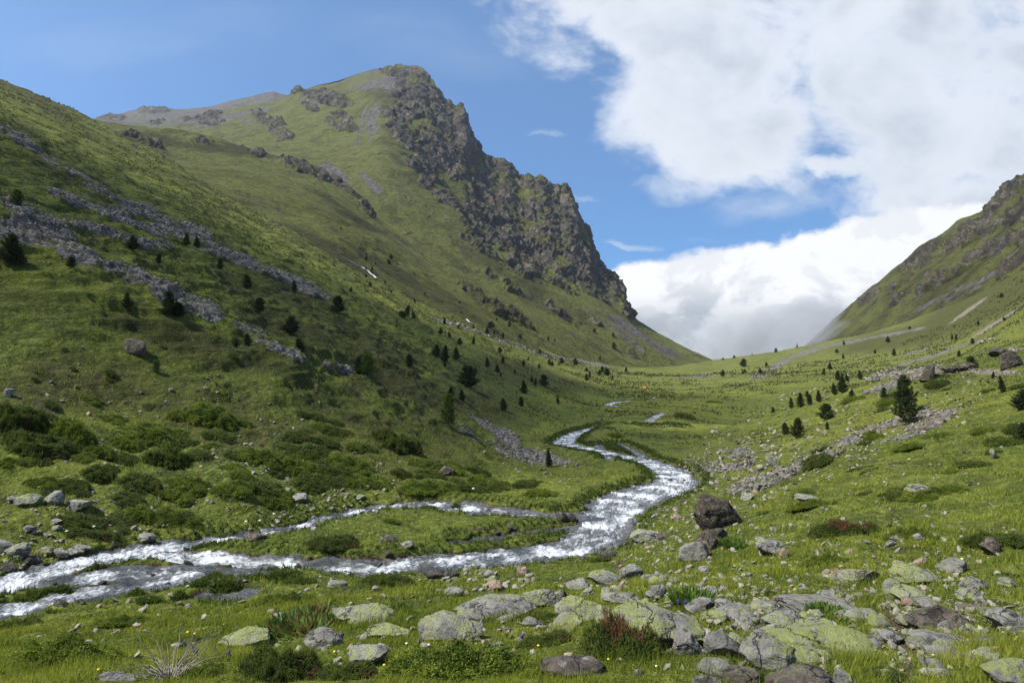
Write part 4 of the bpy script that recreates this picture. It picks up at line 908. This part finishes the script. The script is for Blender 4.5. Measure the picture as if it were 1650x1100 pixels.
for s in ["95,1080,200,64,1 470,978,98,40,0 628,947,80,34,3 735,1099,255,78,0 1000,1064,130,78,2 455,1100,120,66,3 1328,909,76,28,1 1357,864,112,40,2 1466,870,86,34,1 1305,823,82,18,1 1503,804,90,20,0 1612,882,112,42,3",
  "538,890,76,30,3 150,870,116,34,3 286,850,96,34,0 308,800,66,28,0 156,776,50,24,1 222,790,70,30,1 266,754,70,44,3 30,700,80,50,3 110,720,90,44,1 60,740,100,36,3 420,750,90,30,1 340,690,80,28,0 500,790,60,20,1 445,822,70,26,2 640,730,80,36,3 560,760,80,26,0 700,760,50,20,1 790,790,70,24,1 870,800,60,18,2 770,1000,60,18,0 1640,930,60,18,1 1530,765,46,14,2 1620,720,60,22,1 1400,760,40,10,0 1230,830,40,14,2 560,1006,30,14,1 250,720,110,30,1 520,720,60,18,3 880,1000,80,20,3 690,800,100,16,0 610,790,60,16,2 400,790,60,20,1 760,795,60,22,3 190,850,60,20,3 225,842,50,22,2 1270,780,40,10,0 1580,700,40,12,0 1640,700,40,24,3 1150,650,30,7,0 330,1094,70,30,0 560,1096,90,34,3 1235,1099,50,22,1 1425,1096,70,26,1 880,1042,84,26,3 1610,1096,60,24,0 700,1058,50,18,1 1300,968,50,16,0 1060,990,40,16,1 30,1010,60,20,1 200,1012,90,22,0 1540,1000,40,14,1 1230,960,50,14,1 960,905,60,16,1 880,925,44,14,0",
  ]:
    for it in s.split(): a_ = it.split(','); put_juniper(*[float(x) for x in a_[:4]], kind=int(a_[4]))
JR = [(280,770,290,50,0,5),(600,770,180,30,5,3),(180,690,200,50,0,3),(450,700,160,40,10,2),(780,780,120,25,10,1.5),(1450,750,200,60,-10,1.2),(1100,700,160,30,0,1),(620,860,80,18,0,.6),(1500,640,160,30,-10,.8),(300,590,260,40,0,1.2),(60,600,80,80,0,1)]
for (u, v) in patch_points(JR, 150, rr_):
    if not 0 < u < 1650: continue
    x, Y, z = pix(u, v)
    if chan_near(np.array([x]), np.array([Y]))[0][0] < .8: continue
    w_ = rr_.uniform(22, 62)*np.interp(v, [560, 650, 800], [.4, .75, 1.1]); put_juniper(u, v, w_, w_*rr_.uniform(.25, .42))

# ------------------------------------------------------------------ trees
layers = []
def world_pix(u, v):
    """first surface met by a photograph point, near ground first, then the hills behind"""
    if v > crestv(u)+1: return pix(u, v)
    for (uu, X_, Y_, Z_) in (hillB, hillD, hillM):
        if not uu[0] <= u <= uu[-1]: continue
        c = int(np.argmin(np.abs(uu-u))); V_ = HOR-F*Z_[:, c]/Y_[:, c]; h = np.nonzero(V_ <= v)[0]
        if len(h) and h[0] > 0: return float(X_[h[0], c]), float(Y_[h[0], c]), float(Z_[h[0], c])
    return pix(u, crestv(u)+2)
def put_tree(u, vb, h, wide=1.0, leafy=False, what=None):
    if not what and not leafy: h *= random.uniform(.68, .92)
    x, Y, z = world_pix(u, vb); Hh = h*Y/F
    tr, cr = PL[0] if leafy else (PN[1] if what else random.choice(PN))
    root = bpy.data.objects.new('broadleaf_tree' if leafy else 'pine_tree', None); C.objects.link(root); root.location = (x, Y, z-.02*Hh)
    root.scale = (Hh*wide, Hh*wide, Hh); root.rotation_euler = (R(random.gauss(0, 4)), R(random.gauss(0, 4)), random.uniform(0, 6.28)); k2 = random.uniform(.8, 1.35) if not what else 1; root.scale = (Hh*wide*k2, Hh*wide*random.uniform(.8, 1.25), Hh)
    for m2 in (tr, cr):
        c = bpy.data.objects.new(m2.name.split('.')[0], m2); C.objects.link(c); c.parent = root
    root['category'] = 'tree'; root['group'] = 'young pines scattered over the valley sides' if not leafy else 'young broadleaf trees on the left slope'
    if what: root['label'] = what
    else: reg(root, ('bright green broadleaf tree' if leafy else ('dark young pine' if h > 22 else 'tiny distant pine')), u, vb-h/2)
put_tree(1463, 682, 76, 1.0, what='tall lone dark pine standing on the right slope above the pale stones')
for s in ["1284,706,40,1.3 1266,700,22,1.2 1330,676,28,1.4 1333,692,14,1.3 1275,658,22,1 1290,656,26,1 1305,652,18,1.2 1320,648,27,1 1345,636,26,1.1 1357,634,44,1.0 1350,612,20,1.2 1366,614,15,1.2 1387,612,20,1.1 1424,645,24,1 1565,592,24,1.5 1617,632,36,1 1640,660,40,1.6 1327,604,14,1 1300,640,14,1 1372,640,18,1.4 1246,665,12,1 1648,715,36,1.2 1600,610,14,1 1545,575,14,1.3 1410,570,10,1",
  "275,508,50,1.25 288,512,30,1.5 215,404,34,1.8 300,396,22,1.2 318,400,26,1.5 10,428,58,1 30,432,40,1.2 115,432,22,1.3 205,498,28,1.2 545,505,34,1.1 475,472,26,1 417,502,28,1.4 470,538,32,1.5 485,568,30,1.5 380,560,20,1.4 400,557,22,1.2 255,425,20,1.2 355,435,26,1 400,466,26,1.1 715,583,36,1.4 735,580,30,1.4 702,575,26,1.4 660,592,28,1.1 755,624,38,1.4 845,634,30,1.3 862,622,20,1.1 876,622,20,1.1 785,592,24,1 802,600,20,1.4 885,752,36,1.2 655,510,20,1.2 668,514,18,1.2 650,515,14,1 716,522,16,1.2 580,602,30,1.4 594,588,22,1.3 725,640,24,1.4 745,645,20,1.4 812,662,22,1.4 840,655,20,1 900,650,14,1 820,528,14,1 788,530,12,1 839,546,12,1 762,555,18,1 740,556,14,1.2 810,585,14,1.2 843,590,14,1.2 950,608,14,1 987,612,12,1 968,580,10,1 890,590,10,1 870,570,9,1 1250,558,10,1 1284,556,9,1 1212,573,5,1 1183,577,5,1.5 1165,580,5,1.5 1225,602,10,1.6 1235,590,8,1.5 1200,600,6,1.4 1360,556,8,1 565,470,10,1.3 620,458,10,1 590,448,8,1",
  ]:
    for it in s.split(): put_tree(*[float(x) for x in it.split(',')])
put_tree(722, 684, 50, 1.0, True, 'tall bright green broadleaf tree on the left slope above the talus'); put_tree(592, 606, 34, 1.3, True); put_tree(252, 602, 20, 1.2, True); put_tree(28, 330, 22, 2.2, True)
TR = [(700,500,160,40,30,3),(850,560,140,30,20,3),(960,595,80,12,10,1.2),(780,610,120,30,20,1.5),(1550,520,110,50,-20,2),(1420,570,120,25,-10,1.5),(640,430,60,20,25,1),(560,370,80,20,30,.6),(1000,560,50,14,30,.8),(1200,600,60,14,0,.7),(400,360,120,30,30,.6)]
for (u, v) in patch_points(TR, 80, rr_):
    if not 0 < u < 1650: continue
    put_tree(u, v, rr_.uniform(5, 12)*np.interp(v, [400, 600], [.8, 1.25]), rr_.uniform(1, 1.6))

# ------------------------------------------------------------------ grass
def grass(name, n, y0, y1, hh, wpx, mat, label, umin=-60, umax=1710, tuft=1, dens=None, lsc=None):
    r = np.random.default_rng(21+n); u = r.uniform(umin, umax, n)
    L_ = r.uniform(0, 1, n)**.8; Y = np.exp(math.log(y0)+L_*(math.log(y1)-math.log(y0))); x = (u-CX)/F*Y
    if dens is not None: 
        kk = dens(u, x, Y) > r.uniform(0, 1, n); u, x, Y = u[kk], x[kk], Y[kk]
    z = ground_at(x, Y)
    ok = np.ones(len(x), bool)
    for (fx_, fy_, ra, rb) in FOOT:
        if fy_ < y1+2: ok &= (((x-fx_)/ra)**2+((Y-fy_)/rb)**2) > .8
    far_ = Y > 14
    if far_.any():
        o_ = np.ones(len(x)); s2 = np.nonzero(far_ & (Y < 60))[0]
        if len(s2): o_[s2] = chan_near(x[s2], Y[s2])[0]; ok &= o_ > .25
    x, Y, z, u = x[ok], Y[ok], z[ok], u[ok]; n2 = len(x)
    cl = noise3(x*1.1, Y*1.1, 0*x)+.5*noise3(x*4, Y*4, 0*x)
    l = hh*(.50+1.5*np.clip(cl+.2, 0, 1.2))*r.uniform(.5, 1.2, n2)*np.clip(Y/6, .55, 3)**.25
    if lsc: l = lsc*Y*r.uniform(.4, 1.2, n2)
    P_ = np.stack([x, Y, z-.01], 1); P_ = np.repeat(P_, tuft, 0)+r.normal(size=(n2*tuft, 3))*np.array([1, 1, 0])*.02*(tuft > 1); l = np.repeat(l, tuft)
    D = np.stack([r.normal(size=len(P_))*.38+.12, r.normal(size=len(P_))*.38, np.full(len(P_), 1.0)], 1)
    w = wpx*np.repeat(Y, tuft)/683*r.uniform(.6, 1.2, len(P_))
    tn = np.clip(.40+.62*np.repeat(noise3(x*.5, Y*.5, 3+0*x)+.6*noise3(x*2.5, Y*2.5, 3+0*x), tuft)+r.normal(size=len(P_))*.22, 0, 1.0)
    V, Fc, ti = tris(P_, D, w, l, r, tn)
    o = mk(name, V, Fc, [mat], smooth=False, attrs={'tint': ti}); tag(o, label, 'grass', kind='stuff')
def dens_near(u, x, Y): return np.clip(.35+1.1*(noise3(x*.9, Y*.9, 7+0*x)+.35), .12, 1)*np.where((np.abs(u-1455) < 26) & (Y < 7.5), .15, 1)
grass('grass', 330000, 2.6, 17, .085, .85, M_grass, 'short yellow green alpine grass covering the foreground slope', dens=dens_near)
def dens_herb(u, x, Y): return (noise3(x*1.3, Y*1.3, 20+0*x)+.4*noise3(x*5, Y*5, 20+0*x) > .12)*1.0
grass('ground_herbs', 130000, 2.8, 34, .045, 2.6, M_herb, 'low broad-leaved herbs in patches among the foreground grass', dens=dens_herb)
grass('meadow_grass', 190000, 15, 70, .13, .9, M_grass, 'green grass tufts on the banks and floor of the valley', dens=lambda u, x, Y: np.clip(.3+1.3*noise3(x*.4, Y*.4, 0*x), .08, 1))
grass('hillside_tussocks', 130000, 62, 480, .5, 1.3, M_tus, 'coarse brown green tussocks covering the hillsides', lsc=.0027, tuft=2, dens=lambda u, x, Y: np.clip(.12+1.6*noise3(x*.03, Y*.03, 0*x)+1.4*noise3(x*.13, Y*.13, 0*x)+.6*noise3(x*.5, Y*.5, 0*x), .01, 1))
# long grass hanging over the stream's edges
k_ = rr_.choice(len(CH), 26000); r = rr_; side = r.choice([-1, 1], 26000); c0 = CH[k_]; c1 = CH[np.minimum(k_+1, len(CH)-1)]
t = c1[:, :2]-c0[:, :2]; t /= np.linalg.norm(t, axis=1, keepdims=True)+1e-6; off = c0[:, 3]+.30+np.abs(r.normal(size=26000))*.40
x = c0[:, 0]-t[:, 1]*off*side; Y = c0[:, 1]+t[:, 0]*off*side; kk = (Y < 130) & (Y > 12); x, Y = x[kk], Y[kk]
bd_ = chan_near(x, Y)[0]; kk = bd_ > .22; x, Y = x[kk], Y[kk]; z = ground_at(x, Y)
tk = 3; Pq = np.repeat(np.stack([x, Y, z-.03], 1), tk, 0)+r.normal(size=(len(x)*tk, 3))*.04
Dq = r.normal(size=Pq.shape)*.55+np.array([0, 0, .9]); V, Fc, ti = tris(Pq, Dq, 1.6*Pq[:, 1]/683, r.uniform(.08, .24, len(Pq))*np.clip(Pq[:, 1]/40, 1, 1.5), r, np.clip(r.uniform(0, .8, len(Pq)), 0, 1))
tag(mk('bank_grass', V, Fc, [M_bank], smooth=False, attrs={'tint': ti}), 'long green grass overhanging the banks of the stream', 'grass', kind='stuff')
# grassy hummocks in the stream
Pq = []
for (u, v, rad_, h_) in ISL:
    zz = float(zv(v)); Yc = zz*F/(HOR-v); xc = (u-CX)/F*Yc; n = int(1500*rad_)+200
    a_ = rr_.uniform(0, 6.283, n); q_ = np.sqrt(rr_.uniform(size=n))*rad_*.85; xx_ = xc+q_*np.cos(a_); yy_ = Yc+q_*np.sin(a_)*.75; Pq.append(np.stack([xx_, yy_, ground_at(xx_, yy_)-.02], 1))
Pq = np.concatenate(Pq); Dq = rr_.normal(size=Pq.shape)*.45+np.array([0, 0, .9])
V, Fc, ti = tris(Pq, Dq, .05, rr_.uniform(.08, .22, len(Pq)), rr_, rr_.uniform(.1, .9, len(Pq)))
tag(mk('hummock_grass', V, Fc, [M_bank], smooth=False, attrs={'tint': ti}), 'deep green grass on small islets in the shallow stream', 'grass', kind='stuff')

# ------------------------------------------------------------------ herbs, flowers, twigs
def leafy(seed, n, l, w, mat, up=.9, spread=1.0, red=0.0):
    r = np.random.default_rng(seed); V = []; Fc = []; T = []
    for i in range(n):
        a_ = r.uniform(0, 6.283); q_ = math.sqrt(r.uniform())*spread; b_ = np.array([q_*math.cos(a_), q_*math.sin(a_), 0]); d = np.array([math.cos(a_)*.6, math.sin(a_)*.6, up])+r.normal(size=3)*.25; d /= np.linalg.norm(d)
        s_ = np.cross(d, r.normal(size=3)); s_ /= np.linalg.norm(s_); L_ = l*r.uniform(.6, 1.2); k0 = len(V)
        V += [b_, b_+d*L_*.45+s_*w/2, b_+d*L_*.5-s_*w/2, b_+d*L_*.95+np.array([0, 0, -L_*.12])]; Fc += [(k0, k0+1, k0+2), (k0+1, k0+3, k0+2)]; T += [r.uniform(.2, 1) if r.uniform() > red else 1.2]*4
    return mk('leaves', V, Fc, [mat], smooth=False, link=False, attrs={'tint': T})
def herb(name, me_list, u, v, w, label, cat, group=None):
    x, Y, z = pix(u, v); s_ = w*Y/F/2; root = bpy.data.objects.new(name, None); C.objects.link(root); root.location = (x, Y, z); root.scale = (s_,)*3
    for nm, me in me_list:
        c = bpy.data.objects.new(nm, me); C.objects.link(c); c.parent = root
    tag(root, label, cat, group)
lf1 = leafy(1, 900, .30, .065, M_leaf, 1.0, 1.0, .28); lf2 = leafy(2, 330, .5, .20, M_leaf, .8, .8); lf3 = leafy(3, 500, .7, .09, M_leaf, 1.2, .9)
herb('leafy_plant', [('leaves', lf1)], 500, 1020, 150, 'red-tipped broad-leaved herbs left of the cracked yellow boulder', 'plant')
herb('leafy_plant', [('leaves', lf2)], 1330, 990, 62, 'bright leafy plant growing from the pink slab above the domed boulder', 'plant')
herb('leafy_plant', [('leaves', lf3)], 1115, 972, 70, 'light green ferns behind the broad yellow lichen slab', 'fern')
herb('leafy_plant', [('leaves', lf3)], 1180, 880, 40, 'green ferns right of the two-tone leaning boulder', 'fern')
herb('leafy_plant', [('leaves', lf3)], 645, 985, 34, 'tuft of tall grass right of the cracked yellow boulder', 'plant')
herb('leafy_plant', [('leaves', lf2)], 440, 1085, 46, 'grey green leafy herb at the bottom edge left of the bright juniper', 'plant')
tw = branch_mesh(50, 90, 1.0, .55, .010, M_twig); tw2 = branch_mesh(51, 40, .8, .4, .008, M_twig)
herb('twig_heap', [('branches', tw)], 275, 1092, 200, 'tangle of bare grey dead twigs at the bottom left edge', 'dead bush')
herb('twig_heap', [('branches', tw2)], 1010, 1010, 90, 'dead brown twigs on top of the half-withered juniper', 'dead bush')
herb('twig_heap', [('branches', tw2)], 445, 1075, 80, 'dead twigs among junipers left of the bright juniper', 'dead bush')
def flower(u, v, hpx, col, label, cat, grp):
    x, Y, z = pix(u, v); h = hpx*Y/F; root = bpy.data.objects.new(cat.replace(' ', '_'), None); C.objects.link(root); root.location = (x, Y, z)
    v0, f0 = cyl_tube([(0, 0, 0), (.01, 0, h*.6), (.0, .01, h)], [.003, .003, .002], 4); mk('stem', v0, f0, [M_bank], root, attrs={'tint': np.full(len(v0), .4)})
    r = np.random.default_rng(int(u*7+v)); V, Fc = ICO[1]; P_ = []
    n = 8 if col is M_blue else 1
    for i in range(n):
        s_ = (.008 if n > 1 else .012)*Y/5; P_.append((V*s_*np.array([1, 1, 1.2 if n > 1 else .5])+np.array([r.normal()*s_*.8, r.normal()*s_*.8, h*(1 if n == 1 else .65+.4*i/n)]), Fc))
    v1, f1 = join(P_); mk('petals', v1, f1, [col], root); tag(root, None, cat, grp); reg(root, label, u, v)
for u, v in ((297,1052),(312,1058),(316,1064),(347,1060),(369,1066),(675,1050),(682,1064),(671,1074),(735,1062),(1094,985),(1105,986),(842,1040),(1262,1100),(355,1050)): flower(u, v, 18, M_blue, 'blue monkshood flower', 'blue flower', 'blue flowers in the foreground grass')
for u, v in ((305,1026),(313,1030),(888,1016),(870,1050),(1514,1054),(1636,1034),(1640,1040),(540,1060),(620,1078),(1506,1064),(1590,1082),(980,1072),(1200,1050),(560,1085),(160,1088)): flower(u, v, 9, M_yel, 'yellow meadow flower', 'yellow flower', 'yellow flowers in the foreground grass')
for u, v in ((112,868),(150,862),(395,858),(420,850),(442,842),(345,918),(600,835),(760,800),(1545,920),(1550,912),(690,1050),(655,1048),(1060,1085)): flower(u, v, 12, M_wht, 'cream white flower', 'cream flower', 'cream flowers on the banks')

# small tent far down the valley
x, Y, z = pix(1039, 625)
root = bpy.data.objects.new('tent', None); C.objects.link(root); root.location = (x, Y, z); tag(root, 'tiny orange tent pitched on the grass far down the valley left of the stream', 'tent')
V = []; Fc = []
for i, s_ in enumerate(np.linspace(0, 1, 7)):
    r_ = .75*math.sin(math.pi*(.12+.76*s_)); 
    for a_ in np.linspace(0, math.pi, 9): V.append((-.9+1.8*s_, r_*math.cos(a_), r_*math.sin(a_)))
for i in range(6):
    for j in range(8): Fc.append((i*9+j, i*9+j+1, (i+1)*9+j+1, (i+1)*9+j))
mk('canopy', V, Fc, [M_tent], root); dv = np.array([(.1, -.78, 0), (.5, -.78, 0), (.3, -.6, .5)]); mk('door_flap', dv, np.array([[0, 1, 2]]), [M_wht], root)

# side stream falling down the left slope
def ribbon(pts, w, name):
    V = []; 
    P_ = [world_pix(u, v) for u, v in pts]
    for i, p_ in enumerate(P_):
        V += [(p_[0]-w*(.6+.5*(i%2)), p_[1]-.5, p_[2]+.5), (p_[0]+w*(.6+.4*((i+1)%2)), p_[1]-.5, p_[2]+.5)]
    Fc = [(2*i, 2*i+1, 2*i+3, 2*i+2) for i in range(len(P_)-1)]
    V = np.array(V); tag(mk(name, V, Fc, [M_water], attrs={'flow': np.stack([V[:, 0], V[:, 1], np.full(len(V), 1.7)], 1)}), kind='structure')
ribbon([(540,410),(550,416),(562,422),(572,427),(580,431)], .45, 'waterfall'); ribbon([(580,431),(584,433),(588,437),(592,439),(596,443),(600,445),(604,449)], .6, 'waterfall')
ribbon([(752,517),(757,520),(763,523)], .6, 'waterfall'); ribbon([(893,571),(899,573),(905,575)], .5, 'waterfall')
finish_labels()

# ------------------------------------------------------------------ air and low clouds
def volume_material(name, dens, col, aniso=.2):
    m_ = bpy.data.materials.new(name); m_.use_nodes = True; n = m_.node_tree.nodes; n.clear()
    v = n.new('ShaderNodeVolumePrincipled'); v.inputs['Density'].default_value = dens; v.inputs['Color'].default_value = col+(1,); v.inputs['Anisotropy'].default_value = aniso
    o = n.new('ShaderNodeOutputMaterial'); m_.node_tree.links.new(v.outputs[0], o.inputs['Volume']); return m_
def cloud(name, lumps, mat, label, seed, amp=.12, sub=4):
    """a billowing closed body: spheres unioned by remeshing"""
    bm = bmesh.new()
    for (x, y, z, rx, ry, rz) in lumps:
        r = bmesh.ops.create_icosphere(bm, subdivisions=sub, radius=1.0)
        for v in r['verts']: 
            c = v.co; k_ = 1+amp*float(noise3(c.x*1.7+x, c.y*1.7+seed, c.z*1.7))+amp*.6*float(noise3(c.x*4+x, c.y*4+seed, c.z*4))
            v.co = (x+c.x*rx*k_, y+c.y*ry*k_, z+c.z*rz*k_)
    me = bpy.data.meshes.new(name); bm.to_mesh(me); bm.free(); me.materials.append(mat)
    o = bpy.data.objects.new(name, me); C.objects.link(o)
    md = o.modifiers.new('union', 'REMESH'); md.mode = 'VOXEL'; md.voxel_size = min(l[3] for l in lumps)*.09; md.use_smooth_shade = True
    tag(o, label, 'cloud', kind='stuff'); return o
def at(u, v, Y): return ((u-CX)/F*Y, Y, (HOR-v)/F*Y)
M_cloud = volume_material('thin_cloud', .017, (1, 1, 1))
# broken cloud over the left side, high out of the picture, shading the lower slope
s0 = np.array(sdir); H_ = 620.0
def over(x, y, z=0, h=H_): k_ = h/s0[2]; return (x+s0[0]*k_, y+s0[1]*k_, z+h)
lum = []
for (x, y, rx, ry, rz) in ((-45,66,32,22,18),(-14,66,20,16,14),(-62,90,34,26,20),(-45,135,50,60,24),(-20,95,38,32,20),(-70,80,36,36,18),(-10,180,45,50,22),(15,240,40,45,18),(-75,170,40,40,18)):
    c = over(x, y); lum.append((c[0], c[1], c[2], rx*1.0, ry, rz))
cloud('cloud', lum, M_cloud, 'grey cloud drifting high over the left slope', 3, sub=3)
M_fog = volume_material('fog', .012, (.93, .965, 1), .0)
_p = NT(M_fog.node_tree); _v = [n for n in _p.n if n.type == 'PRINCIPLED_VOLUME'][0]
_p.l.new(_p.mr(_p.noise(P(_p), .008, 5, .62), .38, .66, .0, .016), _v.inputs['Density'])
fl_ = []
for (u, v, Y, r_) in ((1060,600,1560,70),(1110,590,1500,75),(1160,585,1480,90),(1220,575,1450,100),(1270,560,1420,95),(1310,545,1330,80),(1335,528,1230,75),(1325,540,1090,48),(1350,532,1060,36),(1200,540,1600,90),(1260,525,1600,90),(1310,505,1500,70),(1140,545,1650,95),(1080,545,1700,85),(1040,520,1750,70)):
    p_ = at(u, v, Y); fl_.append((p_[0], p_[1], p_[2], r_, r_, r_*.62))
cloud('fog', fl_, M_fog, 'bank of grey fog filling the mouth of the valley', 9, .2, 3)
bm = bmesh.new(); bmesh.ops.create_cube(bm, size=1.0)
x0, x1, y0, y1, z0, z1 = -2600, 2600, -1200, 3400, -1900, 1300
for v in bm.verts: v.co = ((x0+x1)/2+v.co.x*(x1-x0), (y0+y1)/2+v.co.y*(y1-y0), (z0+z1)/2+v.co.z*(z1-z0))
me = bpy.data.meshes.new('haze'); bm.to_mesh(me); bm.free(); me.materials.append(volume_material('haze', .000055, (.80, .88, 1.0), .4))
hz = bpy.data.objects.new('haze', me); C.objects.link(hz); tag(hz, 'faint blue haze filling the valley', 'haze', kind='stuff')
